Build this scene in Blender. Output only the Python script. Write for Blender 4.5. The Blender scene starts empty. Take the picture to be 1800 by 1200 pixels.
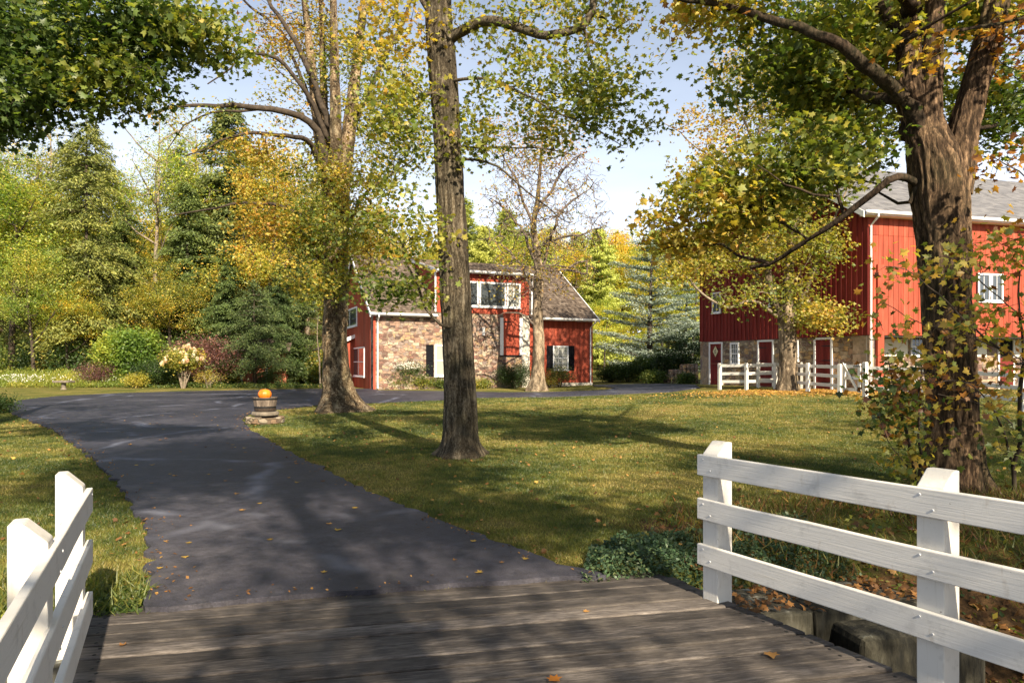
import bpy, math, random
import numpy as np
from mathutils import Vector, Matrix
from mathutils.geometry import delaunay_2d_cdt
R = math.radians
rng = np.random.default_rng(7)
random.seed(7)
SC = bpy.context.scene
COL = SC.collection

# ------------------------------------------------------------------ camera, sky, sun, exposure
CH = 1.62
cam_d = bpy.data.cameras.new('camera'); cam = bpy.data.objects.new('camera', cam_d); COL.objects.link(cam)
cam.location = (0, 0, CH); cam.rotation_euler = (R(90), 0, 0)
cam_d.lens = 24; cam_d.sensor_width = 36; cam_d.shift_y = 40/1800
cam_d.clip_start = 0.05; cam_d.clip_end = 3000
SC.camera = cam
SUN_EL = R(33); SUN_AZ = math.atan2(0.40, -0.917)     # azimuth from +Y towards +X
sdir = Vector((math.sin(SUN_AZ)*math.cos(SUN_EL), math.cos(SUN_AZ)*math.cos(SUN_EL), math.sin(SUN_EL)))
sl = bpy.data.lights.new('sun', 'SUN'); sl.energy = 5.0; sl.angle = R(0.55); sl.color = (1.0, 0.86, 0.66)
so = bpy.data.objects.new('sun', sl); COL.objects.link(so)
so.rotation_euler = sdir.to_track_quat('Z', 'Y').to_euler()
W = bpy.data.worlds.new('World'); SC.world = W; W.use_nodes = True
nt = W.node_tree; nt.nodes.clear()
def N(t, typ, **kw):
    n = t.nodes.new(typ)
    for k, v in kw.items():
        if k in n.inputs: n.inputs[k].default_value = v
        else: setattr(n, k, v)
    return n
sky = N(nt, 'ShaderNodeTexSky'); sky.sky_type = 'NISHITA'; sky.sun_disc = False
sky.sun_elevation = SUN_EL; sky.sun_rotation = SUN_AZ; sky.air_density = 1.0; sky.dust_density = 1.6; sky.ozone_density = 2.0
wg = N(nt, 'ShaderNodeTexCoord'); wm = N(nt, 'ShaderNodeMapping'); wm.inputs['Scale'].default_value = (1, 1, 4.5)
wn = N(nt, 'ShaderNodeTexNoise'); wn.inputs['Scale'].default_value = 1.6; wn.inputs['Detail'].default_value = 7; wn.inputs['Roughness'].default_value = .55
wr = N(nt, 'ShaderNodeMapRange'); wr.inputs[1].default_value = .38; wr.inputs[2].default_value = .78; wr.inputs[3].default_value = .55; wr.inputs[4].default_value = .82
wx = N(nt, 'ShaderNodeMix'); wx.data_type = 'RGBA'; wx.inputs[7].default_value = (10.3, 11.3, 13.2, 1)
bg = N(nt, 'ShaderNodeBackground'); bg.inputs['Strength'].default_value = 0.052
wo = N(nt, 'ShaderNodeOutputWorld')
L = nt.links.new
L(wg.outputs['Generated'], wm.inputs[0]); L(wm.outputs[0], wn.inputs['Vector']); L(wn.outputs['Fac'], wr.inputs[0])
sz = N(nt, 'ShaderNodeSeparateXYZ'); L(wg.outputs['Generated'], sz.inputs[0])
we = N(nt, 'ShaderNodeMapRange'); L(sz.outputs['Z'], we.inputs[0]); we.inputs[1].default_value = .02; we.inputs[2].default_value = .62; we.inputs[3].default_value = 1.0; we.inputs[4].default_value = .12; we.interpolation_type = 'SMOOTHSTEP'
wq = N(nt, 'ShaderNodeMath'); wq.operation = 'MULTIPLY'; L(wr.outputs[0], wq.inputs[0]); L(we.outputs[0], wq.inputs[1])
wq2 = N(nt, 'ShaderNodeMath'); wq2.operation = 'MULTIPLY'; wq2.use_clamp = True; wq2.inputs[1].default_value = 1.5; L(wq.outputs[0], wq2.inputs[0]); L(wq2.outputs[0], wx.inputs[0]); L(sky.outputs[0], wx.inputs[6]); L(wx.outputs[2], bg.inputs['Color']); L(bg.outputs[0], wo.inputs[0])
SC.view_settings.view_transform = 'Standard'; SC.view_settings.look = 'None'
SC.view_settings.exposure = 1.25; SC.view_settings.gamma = 1
SC.cycles.max_bounces = 6; SC.cycles.transparent_max_bounces = 4; SC.cycles.sample_clamp_indirect = 6
SC.cycles.use_denoising = True

# ------------------------------------------------------------------ numeric helpers
def vnoise(p):
    p = np.asarray(p, float); i = np.floor(p).astype(np.int64); f = p - i; f = f*f*(3-2*f)
    out = 0
    for dx in (0, 1):
        for dy in (0, 1):
            for dz in (0, 1):
                h = ((i[:, 0]+dx)*374761393 + (i[:, 1]+dy)*668265263 + (i[:, 2]+dz)*2147483647) & 0xffffffff
                h = ((h ^ (h >> 13))*1274126177) & 0xffffffff; h = (h ^ (h >> 16)) & 0xffff
                w = (f[:, 0] if dx else 1-f[:, 0])*(f[:, 1] if dy else 1-f[:, 1])*(f[:, 2] if dz else 1-f[:, 2])
                out = out + w*(h/65535.0)
    return out
def fbm(p, o=4):
    p = np.asarray(p, float); a = .5; s = 0; t = 0
    for k in range(o): s = s + a*vnoise(p*(2.03**k)+k*17.3); t += a; a *= .5
    return s/t
def sst(a, b, x):
    t = np.clip((np.asarray(x, float)-a)/(b-a), 0, 1); return t*t*(3-2*t)
def nrm(v): return v/(np.linalg.norm(v, axis=-1, keepdims=True)+1e-9)

# bridge / creek frame: creek line point Pc, direction U (along the planks), NC towards the camera
Pc = np.array([1.2, 5.08]); U = np.array([.9775, .211]); NC = np.array([.211, -.9775])
def H(x, y):
    x = np.asarray(x, float); y = np.asarray(y, float)
    z = .22*sst(14, 38, y) + .34*sst(1, 12, x)*sst(14, 28, y)
    z = z + 11*sst(85, 220, y) + 6*sst(54, 110, y)*sst(25, -30, x)
    s = (x-Pc[0])*NC[0] + (y-Pc[1])*NC[1]
    k = sst(1.5, 3.2, x)
    a0 = -.25 + (-1.9+.25)*k; a1 = .45 + (2.3-.45)*k
    t = np.clip((s-a0)/(a1-a0), 0, 1)
    dip = t*t*(3-2*t)*(1-sst(6.2, 8.4, s))
    z = z - 1.35*dip
    # the creek bends behind the big maple
    q = np.sqrt(((x-12.5)/3.6)**2 + ((y-10.9)/1.9)**2)
    z = z - 1.0*(1-sst(.55, 1.0, q))
    return z
def nz(x, y, s=1.0, o=4):
    x = np.asarray(x, float); y = np.asarray(y, float)
    return fbm(np.stack([x*s, y*s, x*0+3.1], -1), o)
def P(px, py, d): return np.array([(px-900)/1200*d, d, CH+(640-py)/1200*d])
def G(px, py):
    d = 12.
    for _ in range(60):
        z = float(H((px-900)/1200*d, d)); d = .5*d + .5*min((CH-z)*1200/(py-640), 90)
    return np.array([(px-900)/1200*d, d, float(H((px-900)/1200*d, d))])
def GD(px, d): x = (px-900)/1200*d; return np.array([x, d, float(H(x, d))])

# ------------------------------------------------------------------ object helpers
def tag(o, label=None, cat=None, group=None, kind=None):
    if label: o['label'] = label
    if cat: o['category'] = cat
    if group: o['group'] = group
    if kind: o['kind'] = kind
    return o
def empty(name, loc, label, cat, group=None, rz=0):
    o = bpy.data.objects.new(name, None); COL.objects.link(o); o.location = [float(v) for v in loc]; o.rotation_euler = (0, 0, rz)
    o.empty_display_size = .3
    return tag(o, label, cat, group)
def attach(o, par):
    if par is None: return
    o.parent = par
    if par.type == 'EMPTY':
        o.matrix_parent_inverse = (Matrix.Translation(par.location) @ par.rotation_euler.to_matrix().to_4x4()).inverted()
def link(name, me, m, par):
    o = bpy.data.objects.new(name, me); COL.objects.link(o)
    if m: me.materials.append(m)
    attach(o, par); return o
def npmesh(name, v, f, m, par=None, attrs=None, smooth=False):
    v = np.asarray(v, np.float32); f = np.asarray(f, np.int32); me = bpy.data.meshes.new(name)
    k = f.shape[1]; me.vertices.add(len(v)); me.vertices.foreach_set('co', v.ravel())
    me.loops.add(f.size); me.loops.foreach_set('vertex_index', f.ravel())
    me.polygons.add(len(f)); me.polygons.foreach_set('loop_start', np.arange(0, f.size, k, dtype=np.int32))
    me.polygons.foreach_set('loop_total', np.full(len(f), k, np.int32))
    if smooth: me.polygons.foreach_set('use_smooth', np.ones(len(f), bool))
    for an, av in (attrs or {}).items():
        a = me.attributes.new(an, 'FLOAT', 'POINT'); a.data.foreach_set('value', np.asarray(av, np.float32))
    me.update(calc_edges=True)
    return link(name, me, m, par)
class MB:
    def __init__(s): s.v = []; s.f = []; s.r = []
    def add(s, vs, fs, r=None):
        b = len(s.v); r = random.random() if r is None else r
        s.v += [tuple(float(c) for c in q) for q in vs]; s.r += [r]*len(vs)
        s.f += [tuple(b+i for i in f) for f in fs]; return s
    def hexa(s, p, r=None):   # 8 points: bottom 4 ccw, top 4
        return s.add(p, [(3, 2, 1, 0), (4, 5, 6, 7), (0, 1, 5, 4), (1, 2, 6, 5), (2, 3, 7, 6), (3, 0, 4, 7)], r)
    def box(s, x0, x1, y0, y1, z0, z1, fr=None, r=None):
        p = [(x0, y0, z0), (x1, y0, z0), (x1, y1, z0), (x0, y1, z0), (x0, y0, z1), (x1, y0, z1), (x1, y1, z1), (x0, y1, z1)]
        if fr: p = [fr(*q) for q in p]
        return s.hexa(p, r)
    def prism(s, pts, a, b, fr=None, r=None):   # pts (t,z) polygon extruded over y from a to b
        n = len(pts); p = [(t, a, z) for t, z in pts]+[(t, b, z) for t, z in pts]
        if fr: p = [fr(*q) for q in p]
        return s.add(p, [tuple(range(n)), tuple(range(2*n-1, n-1, -1))]+[(i, i+n, (i+1) % n+n, (i+1) % n) for i in range(n)], r)
    def tube(s, pts, rads, n=8, r=None, caps=True):
        pts = np.array(pts, float); k = len(pts); rads = np.broadcast_to(rads, (k,))
        d = nrm(np.gradient(pts, axis=0)); vs = []
        ref = np.array([0, 0, 1.]) if abs(d[:, 2]).mean() < .8 else np.array([1., 0, 0])
        for i in range(k):
            u = nrm(np.cross(d[i], ref)); w = np.cross(d[i], u)
            for j in range(n):
                a = 2*math.pi*j/n; vs.append(pts[i]+rads[i]*(math.cos(a)*u+math.sin(a)*w))
        fs = [(i*n+j, (i+1)*n+j, (i+1)*n+(j+1) % n, i*n+(j+1) % n) for i in range(k-1) for j in range(n)]
        if caps: fs += [tuple(range(n)), tuple(range(k*n-1, (k-1)*n-1, -1))]
        return s.add(vs, fs, r)
    def lathe(s, c, prof, n=24, wob=None, r=None):  # prof [(rad,z)]
        vs = []
        for i, (q, z) in enumerate(prof):
            for j in range(n):
                a = 2*math.pi*j/n; k = 1 if wob is None else wob(a, z)
                vs.append((c[0]+q*k*math.cos(a), c[1]+q*k*math.sin(a), c[2]+z))
        m = len(prof)
        fs = [(i*n+j, i*n+(j+1) % n, (i+1)*n+(j+1) % n, (i+1)*n+j) for i in range(m-1) for j in range(n)]
        fs += [tuple(range(n-1, -1, -1)), tuple(range((m-1)*n, m*n))]
        return s.add(vs, fs, r)
    def build(s, name, m, par=None, bevel=0, smooth=False):
        me = bpy.data.meshes.new(name); me.from_pydata(s.v, [], s.f)
        a = me.attributes.new('rnd', 'FLOAT', 'POINT'); a.data.foreach_set('value', s.r)
        if smooth: me.polygons.foreach_set('use_smooth', [True]*len(me.polygons))
        me.update(); o = link(name, me, m, par)
        if bevel:
            b = o.modifiers.new('bevel', 'BEVEL'); b.width = bevel; b.segments = 2; b.limit_method = 'ANGLE'
        return o
class Frame:            # wall frame: t along the wall, y outward, z up
    def __init__(s, o, d, flip=1):
        s.o = np.array(o[:2], float); s.d = np.array(d, float); s.d /= np.linalg.norm(s.d)
        s.n = flip*np.array([s.d[1], -s.d[0]])
    def __call__(s, t, y, z):
        q = s.o+s.d*t+s.n*y; return (q[0], q[1], z)
    def pt(s, px, py):
        k = (px-900)/1200; t = (s.o[1]*k-s.o[0])/(s.d[0]-s.d[1]*k); return t, CH+(640-py)/1200*(s.o[1]+s.d[1]*t)
    def t(s, px): return s.pt(px, 0)[0]

# ------------------------------------------------------------------ materials
def newmat(name):
    m = bpy.data.materials.new(name); m.use_nodes = True; t = m.node_tree; t.nodes.clear()
    out = N(t, 'ShaderNodeOutputMaterial'); return m, t, out
def ramp(t, stops, interp='LINEAR'):
    n = t.nodes.new('ShaderNodeValToRGB'); e = n.color_ramp; e.interpolation = interp
    while len(e.elements) < len(stops): e.elements.new(.5)
    for i, (p, c) in enumerate(stops): e.elements[i].position = p; e.elements[i].color = (*c, 1)
    return n
def tc(t, scale=(1, 1, 1), rot=(0, 0, 0)):
    g = N(t, 'ShaderNodeNewGeometry'); m = N(t, 'ShaderNodeMapping'); m.inputs['Scale'].default_value = scale; m.inputs['Rotation'].default_value = rot
    t.links.new(g.outputs['Position'], m.inputs[0]); return m.outputs[0]
def noise(t, vec, scale, detail=5, rough=.6):
    n = N(t, 'ShaderNodeTexNoise'); n.inputs['Scale'].default_value = scale; n.inputs['Detail'].default_value = detail; n.inputs['Roughness'].default_value = rough
    t.links.new(vec, n.inputs['Vector']); return n.outputs['Fac']
def mixc(t, a, b, f, mode='MIX'):
    n = N(t, 'ShaderNodeMix'); n.data_type = 'RGBA'; n.blend_type = mode
    for s, v in ((6, a), (7, b), (0, f)):
        if hasattr(v, 'is_linked') or hasattr(v, 'links'): t.links.new(v, n.inputs[s])
        elif s == 0: n.inputs[0].default_value = v
        else: n.inputs[s].default_value = (*v, 1)
    return n.outputs[2]
def mrange(t, v, a, b, c=0., d=1.):
    n = N(t, 'ShaderNodeMapRange'); t.links.new(v, n.inputs[0])
    for i, q in enumerate((a, b, c, d)): n.inputs[i+1].default_value = q
    return n.outputs[0]
def attr(t, name):
    n = N(t, 'ShaderNodeAttribute'); n.attribute_name = name; return n.outputs['Fac']
def math_(t, op, a, b):
    n = N(t, 'ShaderNodeMath'); n.operation = op
    for i, v in enumerate((a, b)):
        if hasattr(v, 'links'): t.links.new(v, n.inputs[i])
        else: n.inputs[i].default_value = v
    return n.outputs[0]
def finish(t, out, col, rough=.8, spec=.3, bump=None, bs=.3, bd=.02):
    b = N(t, 'ShaderNodeBsdfPrincipled')
    if hasattr(col, 'links'): t.links.new(col, b.inputs['Base Color'])
    else: b.inputs['Base Color'].default_value = (*col, 1)
    if hasattr(rough, 'links'): t.links.new(rough, b.inputs['Roughness'])
    else: b.inputs['Roughness'].default_value = rough
    b.inputs['Specular IOR Level'].default_value = spec
    if bump is not None:
        n = N(t, 'ShaderNodeBump'); n.inputs['Strength'].default_value = bs; n.inputs['Distance'].default_value = bd
        t.links.new(bump, n.inputs['Height']); t.links.new(n.outputs[0], b.inputs['Normal'])
    t.links.new(b.outputs[0], out.inputs[0]); return b
def M_noise(name, stops, scale=4, stretch=(1, 1, 1), rough=.8, spec=.3, bs=.3, bd=.02, rnd=.0, detail=6, fine=None):
    m, t, o = newmat(name); v = tc(t, stretch); f = noise(t, v, scale, detail)
    r = ramp(t, stops); t.links.new(f, r.inputs[0]); c = r.outputs[0]
    if rnd:
        k = mrange(t, attr(t, 'rnd'), 0, 1, 1-rnd, 1+rnd); g = N(t, 'ShaderNodeCombineXYZ')
        for i in range(3): t.links.new(k, g.inputs[i])
        c = mixc(t, c, g.outputs[0], 1.0, 'MULTIPLY')
    finish(t, o, c, rough, spec, f, bs, bd); return m
def M_leaf(name, stops, trans=.42, rough=.5, var=.35):
    m, t, o = newmat(name); r = ramp(t, stops); t.links.new(attr(t, 'hue'), r.inputs[0])
    oi = N(t, 'ShaderNodeObjectInfo'); c = mixc(t, r.outputs[0], oi.outputs['Color'], 1.0, 'MULTIPLY')
    k = mrange(t, attr(t, 'rnd'), 0, 1, 1-var, 1+var); g = N(t, 'ShaderNodeCombineXYZ')
    for i in range(3): t.links.new(k, g.inputs[i])
    c = mixc(t, c, g.outputs[0], 1.0, 'MULTIPLY')
    d = N(t, 'ShaderNodeBsdfDiffuse'); tr = N(t, 'ShaderNodeBsdfTranslucent'); gl = N(t, 'ShaderNodeBsdfGlossy'); gl.inputs['Roughness'].default_value = rough
    t.links.new(c, d.inputs[0]); c2 = mixc(t, c, (1.0, 1.0, .62), 1.0, 'MULTIPLY'); c3 = mixc(t, c2, (1.95, 2.0, 1.5), 1.0, 'MULTIPLY'); t.links.new(c3, tr.inputs[0])
    a = N(t, 'ShaderNodeMixShader'); a.inputs[0].default_value = trans; t.links.new(d.outputs[0], a.inputs[1]); t.links.new(tr.outputs[0], a.inputs[2])
    b = N(t, 'ShaderNodeMixShader'); b.inputs[0].default_value = .035; t.links.new(a.outputs[0], b.inputs[1]); t.links.new(gl.outputs[0], b.inputs[2])
    t.links.new(b.outputs[0], o.inputs[0]); return m
GREENRAMP = [(0, (.022, .046, .012)), (.25, (.060, .104, .022)), (.42, (.15, .19, .036)), (.58, (.30, .28, .05)), (.74, (.45, .31, .05)), (.9, (.38, .16, .03)), (1, (.15, .06, .025))]
mLeaf = M_leaf('maple_leaf', GREENRAMP)
mNeedle = M_leaf('conifer_needle', [(0, (.03, .05, .018)), (.5, (.075, .105, .03)), (1, (.17, .19, .05))], trans=.2, rough=.6, var=.3)
mBlue = M_leaf('blue_needle', [(0, (.10, .135, .125)), (.5, (.20, .245, .215)), (1, (.30, .33, .25))], trans=.15, rough=.6, var=.3)
mFlower = M_leaf('petal', [(0, (.75, .74, .7)), (.5, (.8, .66, .5)), (1, (.72, .42, .32))], trans=.3, var=.12)
mLitter = M_leaf('dry_leaf', [(0, (.10, .05, .02)), (.35, (.24, .11, .035)), (.7, (.42, .23, .07)), (.9, (.5, .33, .06)), (1, (.5, .15, .02))], trans=.2, var=.35)
mGrass = M_leaf('grass_blade', [(0, (.035, .06, .012)), (.35, (.09, .115, .022)), (.65, (.19, .18, .04)), (1, (.32, .25, .085))], trans=.35, var=.35)
mGold = M_leaf('garden_leaf', [(0, (.05, .11, .015)), (.5, (.2, .24, .035)), (.8, (.42, .35, .06)), (1, (.5, .36, .16))], trans=.4, var=.35)
mPurple = M_leaf('purple_leaf', [(0, (.06, .03, .035)), (.6, (.16, .07, .06)), (1, (.3, .14, .09))], trans=.25, var=.35)

def bark(name, dark, mid, light, sc=1.0, zs=.22):
    m, t, o = newmat(name); v = tc(t, (1, 1, zs)); f = noise(t, v, 26*sc, 8, .75); f2 = noise(t, tc(t), 3.2, 6, .6)
    r = ramp(t, [(.36, dark), (.5, mid), (.64, light)]); t.links.new(f, r.inputs[0])
    k = mrange(t, f2, .55, .68); c = mixc(t, r.outputs[0], light, math_(t, 'MULTIPLY', k, .55))
    w = noise(t, tc(t), 1.1, 3); c = mixc(t, c, (.06, .07, .03), math_(t, 'MULTIPLY', mrange(t, w, .5, .75), .45))
    cav = mrange(t, attr(t, 'cav'), 0, 1, .32, 1.12); g = N(t, 'ShaderNodeCombineXYZ')  # furrows darkened in the colour, adding shade the relief barely shows
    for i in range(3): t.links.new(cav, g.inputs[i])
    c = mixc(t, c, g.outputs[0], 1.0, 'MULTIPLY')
    finish(t, o, c, .9, .15, f, .7, .03); return m
mBarkDark = bark('dark_furrowed_bark', (.020, .013, .008), (.095, .060, .036), (.33, .215, .125), 1.3, .2)  # light tone raised to imitate warm sun patches on the trunk
mBarkGrey = bark('grey_bark', (.03, .022, .014), (.105, .082, .052), (.25, .215, .155), 2.2, .35)
mBarkPatch = bark('lichen_bark', (.035, .022, .012), (.15, .10, .055), (.42, .35, .23), .9, .7)
mBarkLight = bark('pale_bark', (.09, .065, .045), (.24, .18, .12), (.44, .36, .25), 1.2)
mLimb = bark('shaded_limb_bark', (.012, .009, .006), (.045, .031, .02), (.13, .09, .06), 1.2, .3)  # darker bark copy: the shade on the limbs is put into its tones
mTwig = M_noise('twig_bark', [(.3, (.018, .013, .009)), (.7, (.085, .064, .044))], 9, rough=.9)  # darkened to carry the shade the limbs stand in
mTwigPale = M_noise('pale_twig_bark', [(.3, (.13, .10, .07)), (.7, (.32, .26, .19))], 9, rough=.9)

def wood_red(name, a, b, c):
    m, t, o = newmat(name); f = noise(t, tc(t, (1, 1, .12)), 6, 7, .65); f2 = noise(t, tc(t, (1, 1, .35)), 1.1, 5)
    r = ramp(t, [(.25, a), (.55, b), (.8, c)]); t.links.new(f, r.inputs[0])
    k = mrange(t, attr(t, 'rnd'), 0, 1, .74, 1.22); g = N(t, 'ShaderNodeCombineXYZ')
    for i in range(3): t.links.new(k, g.inputs[i])
    col = mixc(t, r.outputs[0], g.outputs[0], 1.0, 'MULTIPLY'); col = mixc(t, col, c, math_(t, 'MULTIPLY', mrange(t, f2, .55, .8), .4))
    finish(t, o, col, .75, .25, f, .25, .01); return m
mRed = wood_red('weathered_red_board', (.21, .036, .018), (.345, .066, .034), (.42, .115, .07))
mRedShade = wood_red('shaded_red_board', (.12, .013, .012), (.20, .026, .021), (.27, .055, .04))  # darker copy of the board red: shade of the unlit gable in colour
def painted(name, col, dirt=.35, rough=.5, grain=None):
    m, t, o = newmat(name); f = noise(t, tc(t), 7, 8, .7); f2 = noise(t, tc(t, (1, 1, .25)), 22, 6, .6)
    c = mixc(t, col, tuple(v*.62 for v in col), math_(t, 'MULTIPLY', mrange(t, f, .55, .78), dirt))
    c = mixc(t, c, (.28, .2, .1), math_(t, 'MULTIPLY', mrange(t, f2, .62, .8), .5*dirt))
    f3 = noise(t, tc(t), 45, 3, .5); c = mixc(t, c, (.10, .07, .045), math_(t, 'MULTIPLY', mrange(t, f3, .74, .78), .7*dirt))
    if grain:
        f2 = noise(t, tc(t, grain), 1., 7, .7); c = mixc(t, c, (.34, .3, .22), math_(t, 'MULTIPLY', mrange(t, f2, .56, .78), .5))
    finish(t, o, c, rough, .35, f2, .4 if grain else .12, .006); return m
mWhite = painted('white_painted_wood', (.64, .62, .57), .9, .6, (2.2, 2.2, 70))
mPost = painted('white_painted_post', (.63, .605, .545), 1.0, .6, (55, 55, 2.2))
mTrim = painted('white_trim', (.78, .78, .77), .25)
mCream = painted('whitewashed_panel', (.74, .70, .58), .4, .8)

mIron = painted('black_iron', (.012, .012, .012), .2, .5)
mGalv = painted('galvanised_metal', (.5, .51, .52), .3, .4)
def plain(name, col, rough=.5, spec=.5, metal=0):
    m, t, o = newmat(name); f = noise(t, tc(t), 5, 4); c = mixc(t, col, tuple(v*.8 for v in col), f)
    b = finish(t, o, c, rough, spec); b.inputs['Metallic'].default_value = metal; return m
mBlack = plain('charcoal_paint', (.006, .0065, .009), .8, .12)
mGlass = plain('window_glass', (.06, .072, .08), .05, 1.)  # base lightened to stand in for reflected sky
mBlind = plain('drawn_blind', (.33, .335, .29), .7, .4)
mDark = plain('interior_shade', (.01, .01, .012), .8, .1)
def stone(name, cols, sc=2.6, stretch=(1, 1, 1.75), mortar=(.42, .37, .29), mw=.05, bd=.03):
    m, t, o = newmat(name); base = tc(t)
    w = N(t, 'ShaderNodeTexNoise'); w.inputs['Scale'].default_value = 2.2; t.links.new(base, w.inputs['Vector'])
    wv = N(t, 'ShaderNodeMix'); wv.data_type = 'VECTOR'; wv.inputs[0].default_value = .16
    t.links.new(base, wv.inputs[4]); t.links.new(w.outputs['Color'], wv.inputs[5])
    mp = N(t, 'ShaderNodeMapping'); mp.inputs['Scale'].default_value = stretch; t.links.new(wv.outputs[1], mp.inputs[0])
    v = N(t, 'ShaderNodeTexVoronoi'); v.inputs['Scale'].default_value = sc; v.inputs['Randomness'].default_value = .85; v.distance = 'CHEBYCHEV'; t.links.new(mp.outputs[0], v.inputs['Vector'])
    v2 = N(t, 'ShaderNodeTexVoronoi'); v2.feature = 'F2'; v2.inputs['Scale'].default_value = sc; v2.inputs['Randomness'].default_value = .85; v2.distance = 'CHEBYCHEV'; t.links.new(mp.outputs[0], v2.inputs['Vector'])
    e = math_(t, 'SUBTRACT', v2.outputs['Distance'], v.outputs['Distance'])
    sp = N(t, 'ShaderNodeSeparateColor'); t.links.new(v.outputs['Color'], sp.inputs[0])
    n = len(cols); r = ramp(t, [(i/n, c) for i, c in enumerate(cols)], 'CONSTANT'); t.links.new(sp.outputs[0], r.inputs[0])
    f = noise(t, base, 9, 7, .65); k = mrange(t, f, .25, .75, .62, 1.35); g = N(t, 'ShaderNodeCombineXYZ')
    for i in range(3): t.links.new(k, g.inputs[i])
    c = mixc(t, r.outputs[0], g.outputs[0], 1.0, 'MULTIPLY')
    em = mrange(t, e, mw*.5, mw*1.6); c = mixc(t, mortar, c, em)
    hb = math_(t, 'ADD', mrange(t, e, 0, mw*3), math_(t, 'MULTIPLY', f, .5))
    finish(t, o, c, .9, .2, hb, .9, bd); return m
mStoneH = stone('house_rubble_stone', [(.28, .19, .145), (.14, .085, .068), (.34, .26, .175), (.22, .17, .145), (.38, .31, .235), (.19, .105, .082), (.29, .185, .135), (.10, .07, .058), (.34, .225, .13), (.25, .195, .165)], 4.4, mortar=(.27, .21, .15), mw=.035)
mStoneB = stone('barn_rubble_stone', [(.38, .30, .2), (.18, .125, .09), (.48, .38, .26), (.28, .22, .17), (.48, .31, .15), (.22, .15, .12), (.38, .25, .16)], 4.2, (1, 1, 1.7), mortar=(.33, .28, .2), mw=.04, bd=.05)
mQuoin = stone('quoin_stone', [(.29, .23, .19), (.23, .17, .13), (.33, .25, .17), (.2, .15, .14), (.3, .2, .13)], 1.6, (1, 1, 1.3), mortar=(.3, .26, .2), mw=.03)
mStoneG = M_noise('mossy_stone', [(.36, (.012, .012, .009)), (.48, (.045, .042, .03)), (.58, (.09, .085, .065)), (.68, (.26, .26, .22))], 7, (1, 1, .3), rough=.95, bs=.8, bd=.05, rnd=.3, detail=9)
mStoneP = stone('pedestal_stone', [(.22, .18, .12), (.15, .11, .07), (.26, .22, .16), (.18, .12, .075)], 5, (1, 1, 1.8), mortar=(.12, .09, .06), mw=.08)
def shingle(name, stops, wid=.16):
    m, t, o = newmat(name); g = N(t, 'ShaderNodeNewGeometry'); k = attr(t, 'rnd')
    f = noise(t, tc(t), 2.2, 6); f2 = noise(t, tc(t), 22, 5, .7)
    w = N(t, 'ShaderNodeTexWhiteNoise'); w.noise_dimensions = '2D'
    cx = N(t, 'ShaderNodeCombineXYZ'); a = attr(t, 'u'); q = math_(t, 'FLOOR', math_(t, 'ADD', math_(t, 'DIVIDE', a, wid), math_(t, 'MULTIPLY', k, 37.)), 0)
    t.links.new(q, cx.inputs[0]); t.links.new(k, cx.inputs[1]); t.links.new(cx.outputs[0], w.inputs['Vector'])
    s = math_(t, 'ADD', math_(t, 'MULTIPLY', w.outputs['Value'], .55), math_(t, 'MULTIPLY', f, .3)); s = math_(t, 'ADD', s, math_(t, 'MULTIPLY', f2, .25))
    r = ramp(t, stops); t.links.new(s, r.inputs[0])
    finish(t, o, r.outputs[0], .85, .25, math_(t, 'ADD', w.outputs['Value'], f2), .35, .02); return m
mShake = shingle('weathered_cedar_shake', [(.2, (.035, .025, .019)), (.5, (.09, .068, .052)), (.85, (.18, .145, .115))])
mSlate = shingle('grey_slate', [(.2, (.09, .09, .095)), (.5, (.14, .14, .15)), (.85, (.19, .187, .19))], .3)
# ground
def mk_ground():
    m, t, o = newmat('lawn_ground'); v = tc(t)
    a = noise(t, v, .55, 6, .6); b = noise(t, v, 3.5, 6, .7); c0 = noise(t, v, 55, 4, .7)
    r = ramp(t, [(.3, (.055, .075, .016)), (.46, (.11, .115, .026)), (.56, (.19, .16, .045)), (.7, (.24, .165, .07))])
    s = math_(t, 'ADD', math_(t, 'MULTIPLY', a, .6), math_(t, 'MULTIPLY', b, .4)); t.links.new(s, r.inputs[0])
    k = mrange(t, c0, .25, .75, .5, 1.45); g = N(t, 'ShaderNodeCombineXYZ')
    for i in range(3): t.links.new(k, g.inputs[i])
    c = mixc(t, r.outputs[0], g.outputs[0], 1.0, 'MULTIPLY')
    r2 = ramp(t, [(.35, (.035, .022, .012)), (.55, (.10, .058, .026)), (.7, (.2, .11, .045))]); t.links.new(noise(t, v, 14, 7, .7), r2.inputs[0])
    dm = math_(t, 'ADD', attr(t, 'dirt'), math_(t, 'MULTIPLY', math_(t, 'SUBTRACT', b, .5), 1.2))
    c = mixc(t, c, r2.outputs[0], mrange(t, dm, .35, .65))
    finish(t, o, c, .95, .1, c0, .8, .03); return m
mGround = mk_ground()
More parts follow.
